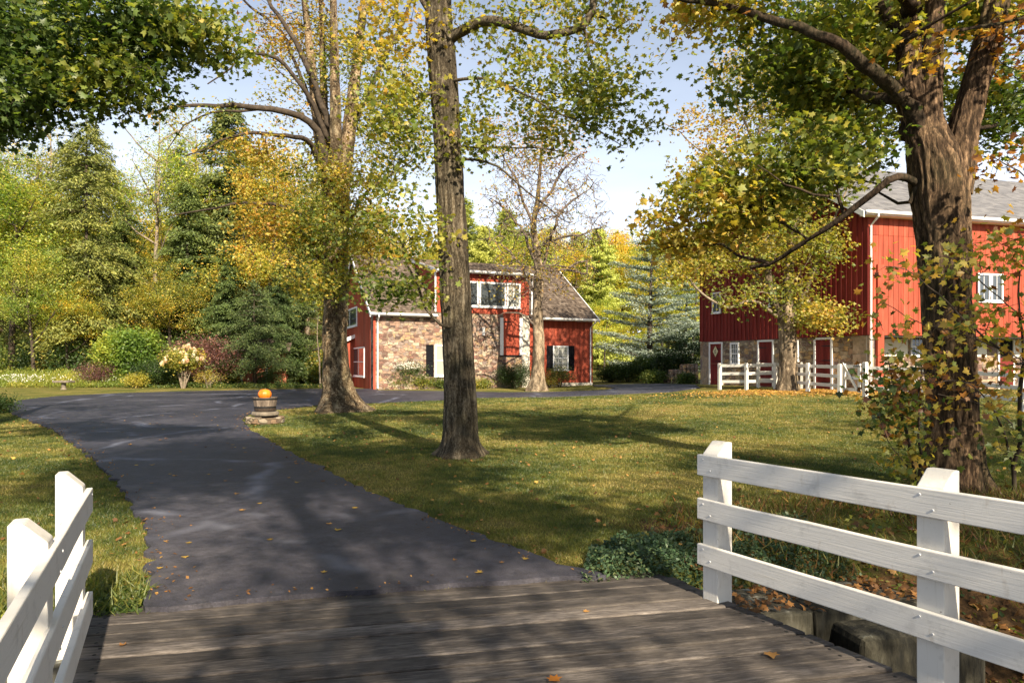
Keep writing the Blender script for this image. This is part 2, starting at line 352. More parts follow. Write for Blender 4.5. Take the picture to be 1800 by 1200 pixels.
def mk_asphalt():
    m, t, o = newmat('sealed_asphalt'); v = tc(t); g0 = noise(t, v, 70, 4, .9); a = noise(t, v, .45, 5, .55); b = noise(t, v, 2.5, 6, .65)
    r = ramp(t, [(.38, (.014, .0145, .023)), (.5, (.024, .0245, .037)), (.63, (.046, .045, .058))]); t.links.new(math_(t, 'ADD', math_(t, 'MULTIPLY', a, .6), math_(t, 'MULTIPLY', b, .4)), r.inputs[0])  # blue in these tones stands in for sky reflection
    k = mrange(t, g0, .3, .72, .45, 1.75); g = N(t, 'ShaderNodeCombineXYZ')
    for i in range(3): t.links.new(k, g.inputs[i])
    c = mixc(t, r.outputs[0], g.outputs[0], 1.0, 'MULTIPLY')
    g9 = noise(t, v, 11, 5, .75); kk = mrange(t, g9, .3, .7, .6, 1.5); g8 = N(t, 'ShaderNodeCombineXYZ')
    for i in range(3): t.links.new(kk, g8.inputs[i])
    c = mixc(t, c, g8.outputs[0], 1.0, 'MULTIPLY')
    # sealed cracks: bluish worn lines
    w = N(t, 'ShaderNodeTexNoise'); w.inputs['Scale'].default_value = .9; w.inputs['Detail'].default_value = 4; t.links.new(v, w.inputs['Vector'])
    wv = N(t, 'ShaderNodeMix'); wv.data_type = 'VECTOR'; wv.inputs[0].default_value = .35; t.links.new(v, wv.inputs[4]); t.links.new(w.outputs['Color'], wv.inputs[5])
    vo = N(t, 'ShaderNodeTexVoronoi'); vo.feature = 'DISTANCE_TO_EDGE'; vo.inputs['Scale'].default_value = .33; t.links.new(wv.outputs[1], vo.inputs['Vector'])
    e = mrange(t, vo.outputs['Distance'], .004, .03, 1, 0); e = math_(t, 'MULTIPLY', e, mrange(t, noise(t, v, .7, 3), .45, .6))
    c = mixc(t, c, (.115, .125, .17), math_(t, 'MULTIPLY', e, .9))
    c = mixc(t, c, (.075, .072, .08), math_(t, 'MULTIPLY', mrange(t, noise(t, v, 1.6, 8, .7), .6, .72), .5))
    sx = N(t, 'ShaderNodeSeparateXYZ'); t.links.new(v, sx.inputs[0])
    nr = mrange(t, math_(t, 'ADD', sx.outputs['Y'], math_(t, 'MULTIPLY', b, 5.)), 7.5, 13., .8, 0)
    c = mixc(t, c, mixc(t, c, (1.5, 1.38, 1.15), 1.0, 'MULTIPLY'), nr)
    finish(t, o, c, .62, .45, g0, .5, .012); return m
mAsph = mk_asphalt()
def mk_plank():
    m, t, o = newmat('weathered_plank'); ang = math.atan2(U[1], U[0])
    v = tc(t, (1, 1, 1), (0, 0, -ang)); mp = N(t, 'ShaderNodeMapping'); mp.inputs['Scale'].default_value = (.11, 1, 1); t.links.new(v, mp.inputs[0])
    ad = N(t, 'ShaderNodeVectorMath'); ad.operation = 'ADD'; cx = N(t, 'ShaderNodeCombineXYZ'); k = attr(t, 'rnd'); t.links.new(math_(t, 'MULTIPLY', k, 40.), cx.inputs[2]); t.links.new(mp.outputs[0], ad.inputs[0]); t.links.new(cx.outputs[0], ad.inputs[1])
    f = noise(t, ad.outputs[0], 75, 9, .7); f2 = noise(t, v, 1.7, 6); f3 = noise(t, ad.outputs[0], 9, 4)
    r = ramp(t, [(.34, (.018, .0155, .014)), (.5, (.066, .056, .049)), (.66, (.19, .165, .145))]); t.links.new(math_(t, 'ADD', math_(t, 'MULTIPLY', f, .65), math_(t, 'MULTIPLY', f3, .35)), r.inputs[0])
    kk = mrange(t, k, 0, 1, .55, 1.35); g = N(t, 'ShaderNodeCombineXYZ')
    for i in range(3): t.links.new(kk, g.inputs[i])
    c = mixc(t, r.outputs[0], g.outputs[0], 1.0, 'MULTIPLY'); c = mixc(t, c, (.24, .2, .16), math_(t, 'MULTIPLY', mrange(t, f2, .5, .75), .35))
    finish(t, o, c, .72, .35, f, .5, .008); return m
mPlank = mk_plank()
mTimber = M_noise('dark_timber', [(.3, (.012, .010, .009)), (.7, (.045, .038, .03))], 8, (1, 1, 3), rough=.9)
mTimberLt = M_noise('barrel_staves', [(.3, (.085, .065, .05)), (.7, (.24, .19, .145))], 14, (1, 1, .2), rough=.8, rnd=.2)
mPump = M_noise('pumpkin_skin', [(.3, (.62, .13, .008)), (.7, (.78, .24, .015))], 6, rough=.45, spec=.4, bs=.1)
mStem = M_noise('pumpkin_stem', [(.3, (.09, .075, .03)), (.7, (.2, .17, .08))], 20)
mSoil = M_noise('soil', [(.3, (.02, .014, .01)), (.7, (.06, .042, .028))], 18)
mCap = M_noise('cap_stone', [(.3, (.10, .085, .065)), (.7, (.22, .185, .14))], 7, rough=.9, bs=.5)
mSign = plain('pale_yellow_sign', (.72, .66, .38), .5)
mConc = M_noise('pale_foundation', [(.3, (.4, .37, .31)), (.7, (.6, .56, .48))], 6, rough=.9)
# ------------------------------------------------------------------ ground, driveway, creek
def axis_pts(lo, hi, a, b, fine, grow=1.13):
    mid = list(np.arange(a, b, fine)); up = []; s = fine; x = b
    while x < hi: up.append(x); s = min(s*grow, 12); x += s
    dn = []; s = fine; x = a-fine
    while x > lo: dn.append(x); s = min(s*grow, 12); x -= s
    return np.array(dn[::-1]+mid+up+[hi])
xs = axis_pts(-420, 420, -7, 16, .16); ys = axis_pts(-40, 620, 2.5, 16, .14)
X, Y = np.meshgrid(xs, ys); Z = H(X.ravel(), Y.ravel())
rough = (nz(X.ravel(), Y.ravel(), 1.3)-.5)*.05*sst(3, 6, Y.ravel())
sC = (X.ravel()-Pc[0])*NC[0]+(Y.ravel()-Pc[1])*NC[1]
inr = sst(-2.0, .8, sC+(-2.6*(1-sst(1.2, 2.6, X.ravel()))))
rough = rough*.3 + inr*(nz(X.ravel(), Y.ravel(), 2.2)-.5)*.35
xr = X.ravel(); yr = Y.ravel()
dirt = np.maximum(inr*1.15, .9*np.exp(-((xr-5.7)**2+(yr-8.8)**2)/2.2))
dirt = np.maximum(dirt, .8*np.exp(-((xr-1.6)**2/1.6+(yr-7.0)**2/.22)))
dirt = np.maximum(dirt, .55*np.exp(-((xr+1.0)**2+(yr-12.0)**2)/1.2)); dirt = np.maximum(dirt, .5*np.exp(-((xr+6.1)**2+(yr-24)**2)/5))
dirt = np.maximum(dirt, .55*np.exp(-((xr-13)**2/12+(yr-28.6)**2/1.5)))
dirt = np.maximum(dirt, .8*sst(48, 56, yr)*sst(6, -2, xr))
nx, ny = len(xs), len(ys); ii = np.arange(nx*ny).reshape(ny, nx)
F4 = np.stack([ii[:-1, :-1], ii[:-1, 1:], ii[1:, 1:], ii[1:, :-1]], -1).reshape(-1, 4)
V3 = np.stack([xr, yr, Z+rough*(1-sst(18, 30, yr)*.9)-.012], -1)
tag(npmesh('ground', V3, F4, mGround, None, {'dirt': np.clip(dirt, 0, 1)}, True), kind='structure')

EDGE = [(245, 1087), (262, 1040), (268, 990), (252, 920), (207, 850), (150, 795), (95, 757), (45, 737), (22, 728), (8, 715), (35, 704), (100, 697), (200, 692), (330, 688), (450, 686), (560, 683.6), (612, 683), (655, 684), (665, 686.5), (780, 688), (880, 690), (1000, 688.5), (1060, 686), (1084, 683), (1065, 680), (1045, 679), (1043, 677), (1100, 675.5), (1165, 675), (1222, 677), (1229, 682), (1180, 688.5), (1100, 692), (990, 696.5), (837, 699.5), (780, 703), (657, 708.5), (560, 712.5), (480, 721), (436, 729), (424, 738), (440, 757), (520, 801), (640, 862), (760, 912), (880, 957), (960, 986), (1052, 1025), (930, 1023), (700, 1040), (500, 1055)]
bp = [G(*e)[:2] for e in EDGE]
bp = np.array(bp)
pts = []
for i in range(len(bp)):
    a, b = bp[i], bp[(i+1) % len(bp)]; k = max(1, int(np.linalg.norm(b-a)/.09))
    for j in range(k): pts.append(a+(b-a)*j/k)
pts = np.array(pts); nn = (nz(pts[:, 0], pts[:, 1], 5.)-.5)*.24; nn2 = (nz(pts[:, 0]+9, pts[:, 1], 5.)-.5)*.24
pts = pts+np.stack([nn, nn2], -1)*np.minimum(1, np.abs(pts[:, 1:2]-4.7)*2)
def inside(q, poly):
    x, y = q[:, 0], q[:, 1]; r = np.zeros(len(q), bool); a = poly; b = np.roll(poly, -1, 0)
    for (x1, y1), (x2, y2) in zip(a, b):
        c = ((y1 > y) != (y2 > y)); r ^= c & (x < (x2-x1)*(y-y1)/(y2-y1+1e-12)+x1)
    return r
gx, gy = np.meshgrid(np.arange(-24, 14, .7), np.arange(4, 46, .7)); q = np.stack([gx.ravel(), gy.ravel()], -1)
q = q[inside(q, pts)]
DRIVE = pts
allp = [Vector(p) for p in pts]+[Vector(p) for p in q]; n = len(pts)
cv, ce, cf, *_ = delaunay_2d_cdt(allp, [(i, (i+1) % n) for i in range(n)], [], 1, 1e-4)
cv = np.array([tuple(v) for v in cv]); me = bpy.data.meshes.new('driveway')
zz = H(cv[:, 0], cv[:, 1]); sc_ = (cv[:, 0]-Pc[0])*NC[0]+(cv[:, 1]-Pc[1])*NC[1]
zz = np.where(sc_ > -.6, 0, zz)+.03
me.from_pydata([(float(a), float(b), float(c)) for (a, b), c in zip(cv, zz)], [], [tuple(f) for f in cf]); me.update()
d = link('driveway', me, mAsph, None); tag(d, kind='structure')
so_ = d.modifiers.new('edge', 'SOLIDIFY'); so_.thickness = .06; so_.offset = -1

# ------------------------------------------------------------------ plank bridge and its fences
A = np.array([-.475, .88]); A = A/np.linalg.norm(A)         # direction of the bridge away from the camera
Rr = np.array([1.47, 4.72]); Lr = np.array([-2.53, 4.0])   # points on the right and left deck edges
bridge = empty('plank_bridge', (-.2, 3.0, 0), 'weathered grey plank bridge deck in the foreground, between the two white rail fences', 'bridge')
s = -.30; k = 0; pr = random.Random(4)
E0 = np.array([1.34, 5.12])
while s < 9.2:
    w = pr.choice([.15, .17, .16, .19, .14]); gap = pr.choice([.010, .013, .02, .03])
    def at(base, t_):
        m_ = np.array([[A[0], -U[0]], [A[1], -U[1]]]); sol = np.linalg.solve(m_, (E0+NC*t_)-base); return sol[1]
    ur0, ur1 = at(Rr, s), at(Rr, s+w); ul0, ul1 = at(Lr, s), at(Lr, s+w)
    j1, j2 = pr.uniform(-.015, .02), pr.uniform(-.015, .02)
    mb = MB(); zt = pr.uniform(-.008, .006)
    c = [E0+NC*s+U*ul0, E0+NC*s+U*ur0, E0+NC*(s+w)+U*ur1, E0+NC*(s+w)+U*ul1]
    c[0] = c[0]-U*j1; c[3] = c[3]-U*j1; c[1] = c[1]+U*j2; c[2] = c[2]+U*j2
    c = [c[3], c[2], c[1], c[0]]
    mb.hexa([(*p, zt-.07) for p in c]+[(*p, zt) for p in c])
    mb.build('plank', mPlank, bridge, bevel=.010)
    for side, u_ in ((0, (ul0+ul1)/2+.10), (1, (ur0+ur1)/2-.10)):
        for dn in (-.045, .045):
            p = E0+NC*(s+w/2+dn)+U*u_
            if .8 < p[1] < 6: MBn = MB().lathe((p[0], p[1], zt-.004), [(.011, 0), (.011, .006), (.004, .008)], 8); MBn.build('bolt', mIron, bridge)
    s += w+gap; k += 1
for t_ in (.25, .5, .75):
    mb = MB(); b0 = Lr+(Rr-Lr)*t_
    p0 = b0+A*.9; p1 = b0-A*8.2; sd = np.array([A[1], -A[0]])*.12
    mb.hexa([(*(p1-sd), -.4), (*(p1+sd), -.4), (*(p0+sd), -.4), (*(p0-sd), -.4), (*(p1-sd), -.08), (*(p1+sd), -.08), (*(p0+sd), -.08), (*(p0-sd), -.08)]); mb.build('beam', mTimber, bridge)

def rail_fence(name, posts, side, post_h, rail_z, over0, over1, label, z0=-.35):
    """posts: xy list; side: unit vector from the posts towards the deck"""
    posts = [np.array(p) for p in posts]; side = np.array(side)
    root = empty(name, (*posts[0], 0), label, 'fence')
    al = nrm(posts[-1]-posts[0]); h = .068
    for p in posts:
        mb = MB(); f = lambda a, b, z: (*(p+al*a+side*b), z)
        prof = [(-h, z0), (h, z0), (h, post_h-.085), (h-.085, post_h), (-h, post_h)]
        vs = [f(-h, b, z) for b, z in prof]+[f(h, b, z) for b, z in prof]; m_ = len(prof)
        if np.cross(np.array([*al, 0]), np.array([*side, 0]))[2] > 0: fs = [tuple(range(m_)), tuple(range(2*m_-1, m_-1, -1))]+[(i, i+m_, (i+1) % m_+m_, (i+1) % m_) for i in range(m_)]
        else: fs = [tuple(range(m_-1, -1, -1)), tuple(range(m_, 2*m_))]+[((i+1) % m_, (i+1) % m_+m_, i+m_, i) for i in range(m_)]
        mb.add(vs, fs); mb.build('post', mPost, root, bevel=.007)
    for rz in rail_z:
        mb = MB(); p0 = posts[0]-al*over0+side*(h+.001); p1 = posts[-1]+al*over1+side*(h+.001); sd = side*.036; ns = 14
        rs = random.Random(int(rz*100)); vs = []; fs = []
        for i in range(ns+1):
            c = p0+(p1-p0)*i/ns; dz = rs.uniform(-.003, .003)
            for q, z in ((c, rz-.072+dz), (c+sd, rz-.072+dz), (c+sd, rz+.072+dz), (c, rz+.072+dz)): vs.append((*q, z))
        for i in range(ns):
            for j in range(4): fs.append((i*4+j, i*4+(j+1) % 4, (i+1)*4+(j+1) % 4, (i+1)*4+j))
        fs += [(3, 2, 1, 0), tuple(range(ns*4, ns*4+4))]
        mb.add(vs, fs); rl = mb.build('rail', mWhite, root, bevel=.006)
        for p in posts:
            for a_, b_ in ((-.03, .04), (.035, -.03)):
                c = p+al*a_+side*(h+.037); MB().tube([(*c, rz+b_), (*(c+side*.004), rz+b_)], [.0065, .005], 8).build('screw', mGalv, rl)
    return root
sR = np.array([-A[1], A[0]]); 
rail_fence('rail_fence', [(1.42, 4.72), (2.165, 3.47), (2.91, 2.22), (3.65, .97), (4.4, -.28)], sR, 1.085, (.925, .62, .31), .085, .1, 'white three rail fence along the right edge of the plank bridge')
rail_fence('rail_fence', [(-2.60, 4.02), (-1.96, 2.78), (-1.33, 1.54), (-.72, .3)], -sR, .985, (.80, .485, .17), .1, .1, 'white three rail fence along the left edge of the plank bridge')
# stone abutment below the far end of the deck
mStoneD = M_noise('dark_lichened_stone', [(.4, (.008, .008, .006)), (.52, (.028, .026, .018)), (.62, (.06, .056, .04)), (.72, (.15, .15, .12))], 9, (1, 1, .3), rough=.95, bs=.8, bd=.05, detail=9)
mb = MB(); r_ = random.Random(2)
q0 = Pc+U*-4.6+NC*.30; 
def abox(u0, u1, n0, n1, z0, z1, jt=0):
    c = [Pc+U*u0+NC*n1, Pc+U*u1+NC*n1, Pc+U*u1+NC*n0, Pc+U*u0+NC*n0]; j = lambda: r_.uniform(-jt, jt)
    return [(p[0]+j(), p[1]+j(), z0) for p in c]+[(p[0]+j(), p[1]+j(), z1+j()) for p in c]
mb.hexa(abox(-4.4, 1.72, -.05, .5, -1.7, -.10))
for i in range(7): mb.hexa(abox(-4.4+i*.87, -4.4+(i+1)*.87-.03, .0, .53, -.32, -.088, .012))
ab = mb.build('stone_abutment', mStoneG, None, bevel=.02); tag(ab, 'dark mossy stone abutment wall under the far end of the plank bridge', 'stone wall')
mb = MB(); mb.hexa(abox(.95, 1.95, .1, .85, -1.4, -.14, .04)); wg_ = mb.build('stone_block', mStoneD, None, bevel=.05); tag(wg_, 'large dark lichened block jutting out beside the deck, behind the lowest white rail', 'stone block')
# dark timber retaining wall where the creek bends
mb = MB(); zt = .02
for i in range(4):
    mb.box(9.3, 17.5, 12.55, 12.85, -1.05+i*.28, -.785+i*.28-.01)
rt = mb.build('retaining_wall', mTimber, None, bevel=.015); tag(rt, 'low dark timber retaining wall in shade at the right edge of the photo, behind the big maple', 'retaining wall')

# ------------------------------------------------------------------ building parts
def window(fr, root, t0, t1, z0, z1, cols=2, rows=2, fw=.07, y=.0, glass=None, sash=True, name='window', proud=.05, mat=None):
    mb = MB(); mt = mat or mTrim
    mb.box(t0, t0+fw, y, y+proud, z0, z1, fr); mb.box(t1-fw, t1, y, y+proud, z0, z1, fr)
    mb.box(t0+fw, t1-fw, y, y+proud, z1-fw, z1, fr); mb.box(t0+fw, t1-fw, y, y+proud, z0, z0+fw, fr)
    mb.box(t0-.03, t1+.03, y, y+proud+.04, z0-.045, z0-.002, fr)
    a0, a1, b0, b1 = t0+fw, t1-fw, z0+fw, z1-fw
    if sash: mb.box(a0, a1, y+.005, y+proud-.012, (b0+b1)/2-.025, (b0+b1)/2+.025, fr)
    for i in range(1, cols): q = a0+(a1-a0)*i/cols; mb.box(q-.011, q+.011, y+.008, y+proud-.02, b0, b1, fr)
    for i in range(1, rows):
        q = b0+(b1-b0)*i/rows
        if not (sash and abs(q-(b0+b1)/2) < .04): mb.box(a0, a1, y+.009, y+proud-.022, q-.011, q+.011, fr)
    w = mb.build(name, mt, root)
    MB().box(a0-.01, a1+.01, y+.002, y+.014, b0-.01, b1+.01, fr).build('pane', glass or mGlass, w)
    return w
def shutter(fr, root, t0, t1, z0, z1, y=.0):
    mb = MB(); fw = .05
    mb.box(t0, t0+fw, y, y+.05, z0, z1, fr); mb.box(t1-fw, t1, y, y+.05, z0, z1, fr)
    for z in (z0, (z0+z1)/2-fw/2, z1-fw): mb.box(t0+fw, t1-fw, y, y+.05, z, z+fw, fr)
    n_ = int((z1-z0)/.055)
    for i in range(n_):
        z = z0+fw+(z1-z0-2*fw)*i/n_
        mb.hexa([fr(t0+fw, y+.02, z), fr(t1-fw, y+.02, z), fr(t1-fw, y+.032, z), fr(t0+fw, y+.032, z), fr(t0+fw, y+.008, z+.05), fr(t1-fw, y+.008, z+.05), fr(t1-fw, y+.018, z+.05), fr(t0+fw, y+.018, z+.05)])
    mb.build('shutter', mBlack, root)
def plank_door(fr, root, t0, t1, z0, z1, y=.0, fw=.09, split=True, hinge=1, hook=True, name='door'):
    mb = MB()
    mb.box(t0-fw, t0, y, y+.06, z0, z1+fw, fr); mb.box(t1, t1+fw, y, y+.06, z0, z1+fw, fr); mb.box(t0, t1, y, y+.06, z1, z1+fw, fr)
    fm = mb.build('door_frame', mTrim, root)
    mb = MB(); n_ = max(3, round((t1-t0)/.14)); zm = z0+(z1-z0)*.52
    for i in range(n_):
        a, b = t0+(t1-t0)*i/n_, t0+(t1-t0)*(i+1)/n_
        for za, zb in (((z0+.02, zm-.006), (zm+.006, z1-.005)) if split else ((z0+.02, z1-.005),)):
            mb.box(a+.003, b-.003, y-.02, y+.02+random.uniform(0, .004), za, zb, fr)
    dr = mb.build(name, mRedShade, root)
    for z in (z0+.28, zm-.10, zm+.12, z1-.28):
        a, b = (t1-.62*(t1-t0), t1+.02) if hinge > 0 else (t0-.02, t0+.62*(t1-t0))
        mb = MB(); e = (a, b) if hinge > 0 else (b, a)
        mb.hexa([fr(a, y+.026, z-.012 if hinge > 0 else z-.03), fr(b, y+.026, z-.03 if hinge > 0 else z-.012), fr(b, y+.04, z-.03 if hinge > 0 else z-.012), fr(a, y+.04, z-.012 if hinge > 0 else z-.03),
                 fr(a, y+.026, z+.012 if hinge > 0 else z+.03), fr(b, y+.026, z+.03 if hinge > 0 else z+.012), fr(b, y+.04, z+.03 if hinge > 0 else z+.012), fr(a, y+.04, z+.012 if hinge > 0 else z+.03)])
        mb.build('strap_hinge', mIron, dr)
    return dr
def boards(mb, fr, t0, t1, z0, z1, y=0, th=.03, w=.25, gap=.012, topf=None, hole=None, jit=.004):
    t = t0
    while t < t1-.02:
        e = min(t+w, t1); j = random.uniform(0, jit)
        segs = [(z0, z1)]
        if hole:
            for (h0, h1, g0, g1) in hole:
                if e > h0 and t < h1:
                    segs = [sg for (a, b) in segs for sg in ((a, min(b, g0)), (max(a, g1), b)) if sg[1]-sg[0] > .02]
        za = topf(t) if topf else None; zb = topf(e) if topf else None
        for i, (a, b) in enumerate(segs):
            p = [(t+gap/2, y, a), (e-gap/2, y, a), (e-gap/2, y+th+j, a), (t+gap/2, y+th+j, a)]
            q = [(c[0], c[1], b) for c in p]
            if topf and b == z1: q = [(c[0], c[1], za if c[0] < (t+e)/2 else zb) for c in p]
            pts_ = [fr(*c) for c in p]+[fr(*c) for c in q]
            mb.hexa(pts_)
        t = e
def roof_courses(name, m, root, corners, n, th=.035, over=.35):
    """corners: eave0, eave1, ridge1, ridge0 (3D). stepped shingle courses lying on the slope"""
    e0, e1, r1, r0 = [np.array(c, float) for c in corners]; nn_ = nrm(np.cross(e1-e0, r0-e0)); nn_ = nn_ if nn_[2] > 0 else -nn_
    vs = []; fs = []; us = []; rn = []; ln = np.linalg.norm(e1-e0); M_ = 60
    for i in range(n):
        a, b = i/n, min(1, (i+1.35)/n); rr = random.random()
        L0, L1 = e0+(r0-e0)*a, e1+(r1-e1)*a; T0, T1 = e0+(r0-e0)*b, e1+(r1-e1)*b
        base = len(vs)
        for k_ in range(M_+1):
            u_ = k_/M_; jz = random.uniform(-.006, .006)
            lo = L0+(L1-L0)*u_; hi = T0+(T1-T0)*u_
            for p in (lo-nn_*.0, lo+nn_*(th+.012+jz), hi+nn_*.006, hi-nn_*.02): vs.append(p); us.append(u_*ln); rn.append(rr)
        for k_ in range(M_):
            b0 = base+k_*4; b1 = b0+4
            for j in range(4): fs.append((b0+j, b0+(j+1) % 4, b1+(j+1) % 4, b1+j))
        fs.append((base+3, base+2, base+1, base)); e_ = base+M_*4; fs.append((e_, e_+1, e_+2, e_+3))
    return npmesh(name, vs, fs, m, root, {'u': us, 'rnd': rn})
def gutter(fr, root, t0, t1, y, z, m=None, name='gutter'):
    mb = MB(); prof = [(y, z+.10), (y, z-.01), (y+.05, z-.04), (y+.10, z-.01), (y+.12, z+.10), (y+.10, z+.10), (y+.085, z+.01), (y+.05, z-.02), (y+.02, z+.0), (y+.02, z+.10)]
    n_ = len(prof); vs = [fr(t0, a, b) for a, b in prof]+[fr(t1, a, b) for a, b in prof]
    mb.add(vs, [tuple(range(n_)), tuple(range(2*n_-1, n_-1, -1))]+[(i, i+n_, (i+1) % n_+n_, (i+1) % n_) for i in range(n_)])
    mb.box(t0, t1, y-.03, y-.002, z-.07, z+.10, fr)
    return mb.build(name, m or mTrim, root)
def downspout(fr, root, t, y0, y1, ztop, zbot, m=None):
    pts_ = [fr(t, y0, ztop), fr(t, y0, ztop-.12), fr(t, y1, ztop-.42), fr(t, y1, zbot+.18), fr(t, y1+.12, zbot+.06)]
    MB().tube(pts_, .042, 8).build('downspout', m or mTrim, root)
    for z in (ztop-1.2, (ztop+zbot)/2, zbot+.6): pass
def oriented(o):
    import bmesh
    b = bmesh.new(); b.from_mesh(o.data); bmesh.ops.recalc_face_normals(b, faces=b.faces); b.to_mesh(o.data); b.free(); return o

# ------------------------------------------------------------------ stone and red board house
hd = np.array([.917, .4]); HO = np.array([-7.76, 38.0]); HG = .22
FH = Frame(HO, hd); HLn = FH.t(1040); Wd = 10.0
FHL = Frame(HO, (-.4, .917), -1)        # left gable wall
EZ = 4.62; RZ = 8.3
house = empty('house', (*HO, HG), 'stone and red board house with a brown shingled roof and a long dormer', 'house')
dn0, dn1 = FH.t(765), FH.t(926); tS = FH.t(914); tR = FH.t(928); DZ = 6.98
mb = MB(); mb.prism([(0.0, HG-.3), (Wd, HG-.3), (Wd, EZ), (Wd/2, RZ-.12), (0, EZ)], -.02, -HLn+.02, lambda a, b, z: FH(-b, -a, z))
# the body, wood walls left/back/right
oriented(mb.build('wall', mRed, house))
mb = MB(); boards(mb, FHL, .42, Wd, HG-.1, EZ, .02, .02, .3, .008, topf=lambda t: EZ+(RZ-.15-EZ)*(1-abs(t-Wd/2)/(Wd/2)), hole=None)
oriented(mb.build('gable_boards', mRed, house))
mb = MB(); mb.box(-.02, tS, .0, .30, HG-.3, EZ-.02, FH); mb.box(-.022, .03, -.42, .302, HG-.31, EZ-.03, FH); oriented(mb.build('stone_wall', mStoneH, house))
mb = MB(); mb.box(tS, tR, .0, .27, HG-.3, EZ-.02, FH); oriented(mb.build('pale_pier', mConc, house))
FS = lambda t, y, z: FH(t, y+.30, z)
mb = MB(); boards(mb, FH, tR, HLn, HG+.25, EZ, .02, .03, .2, .005); oriented(mb.build('board_wall', mRed, house))
mb = MB(); mb.box(tR, HLn, .0, .10, HG-.3, HG+.245, FH); oriented(mb.build('foundation', mConc, house))
mb = MB(); mb.box(HLn-.10, HLn+.03, .02, .08, HG+.2, EZ, FH); mb.box(-.03, .10, .302, .33, HG-.1, EZ-.03, FH); 
oriented(mb.build('corner_board', mRed, house))
# red vertical panel between white boards below the dormer
p0, zt_ = FH.pt(881, 554); p1, zb_ = FH.pt(909, 624)
mb = MB(); boards(mb, FS, p0, p1, zb_, EZ-.02, .005, .03, .2, .006); oriented(mb.build('red_panel', mRed, house))
mb = MB(); mb.box(p0-.2, p0-.005, .004, .07, zb_-.02, EZ-.22, FS); mb.box(p1+.005, p1+.2, .004, .07, zb_-.02, EZ-.22, FS); oriented(mb.build('panel_trim', mTrim, house))
MB().box(p0-.25, p1+.1, .0, .09, zb_-.07, zb_-.025, FS).build('panel_sill', mBlack, house)
mb = MB(); mb.box(p0-.05, p0+.45, .036, .05, zb_+.42, zb_+.47, FS); mb.box(p0-.05, p0+.45, .036, .05, EZ-.5, EZ-.45, FS); mb.build('strap_hinge', mIron, house)
# dormer
mb = MB(); boards(mb, FS, dn0, dn1, EZ-.02, DZ, .0, .04, .22, .004); mb.box(dn0+.02, dn1-.02, -.3, -.001, EZ-.02, DZ, FS)
for tt in (dn0, dn1-.12):
    mb.add([FS(tt, 0, EZ-.02), FS(tt, -4.8, RZ-.3), FS(tt, 0, DZ), FS(tt+.12, 0, EZ-.02), FS(tt+.12, -4.8, RZ-.3), FS(tt+.12, 0, DZ)], [(0, 1, 2), (5, 4, 3), (0, 2, 5, 3), (1, 4, 5, 2), (0, 3, 4, 1)])
dm = oriented(mb.build('dormer', mRed, house))
a_, z1_ = FH.pt(784, 496); b_, z0_ = FH.pt(911, 542)
w3 = [FH.t(786), FH.t(838), FH.t(886), FH.t(911)]
gz0, gz1 = FH.pt(860, 541)[1], FH.pt(860, 497)[1]
for i in range(3):
    window(FS, dm, w3[i]+.02, w3[i+1]-.02, gz0, gz1, 1 if i < 2 else 2, 1, .10, .045, sash=False, glass=mGlass if i < 2 else mBlind)
# roofs
def slope(y_, z_, t_): return FH(t_, y_, z_)
ov = .42
ez = EZ-ov*(RZ-EZ)/(Wd/2)*.85
def hp(t, y, z): return np.array(FH(t, y, z))
yo = .30+ov
roof_courses('roof_slope', mShake, house, [hp(-.25, yo, ez), hp(dn0, yo, ez), hp(dn0, -Wd/2, RZ), hp(-.25, -Wd/2, RZ)], 26)
roof_courses('roof_slope', mShake, house, [hp(dn1, yo, ez), hp(HLn+.12, yo, ez), hp(HLn+.12, -Wd/2, RZ), hp(dn1, -Wd/2, RZ)], 26)
roof_courses('dormer_roof', mShake, house, [hp(dn0-.12, yo, DZ+.02), hp(dn1+.12, yo, DZ+.02), hp(dn1+.12, -Wd/2, RZ+.03), hp(dn0-.12, -Wd/2, RZ+.03)], 20)
roof_courses('roof_slope', mShake, house, [hp(HLn+.12, -Wd-.4, EZ-.3), hp(-.25, -Wd-.4, EZ-.3), hp(-.25, -Wd/2, RZ), hp(HLn+.12, -Wd/2, RZ)], 14)
MB().tube([hp(-.25, -Wd/2, RZ+.04), hp(HLn+.12, -Wd/2, RZ+.04)], .09, 6).build('ridge_cap', mShake, house)
mb = MB()
for (t_, fr_) in ((-.30, -1), (HLn+.13, 1)):
    for (ya, za, yb, zb) in ((yo, ez, -Wd/2, RZ), (-Wd-.4, EZ-.3, -Wd/2, RZ)):
        mb.hexa([hp(t_, ya, za-.14), hp(t_+.05, ya, za-.14), hp(t_+.05, yb, zb-.14), hp(t_, yb, zb-.14), hp(t_, ya, za+.07), hp(t_+.05, ya, za+.07), hp(t_+.05, yb, zb+.07), hp(t_, yb, zb+.07)])
oriented(mb.build('rake_board', mTrim, house))
mb = MB()
for t_ in (dn0-.15, dn1+.13):
    mb.hexa([hp(t_, yo, DZ-.12), hp(t_+.04, yo, DZ-.12), hp(t_+.04, -Wd/2, RZ-.08), hp(t_, -Wd/2, RZ-.08), hp(t_, yo, DZ+.07), hp(t_+.04, yo, DZ+.07), hp(t_+.04, -Wd/2, RZ+.09), hp(t_, -Wd/2, RZ+.09)])
    mb.hexa([FS(t_+.02, -.03, EZ), FS(t_+.1, -.03, EZ), FS(t_+.1, .06, EZ), FS(t_+.02, .06, EZ), FS(t_+.02, -.03, DZ), FS(t_+.1, -.03, DZ), FS(t_+.1, .06, DZ), FS(t_+.02, .06, DZ)])
oriented(mb.build('dormer_trim', mTrim, house))
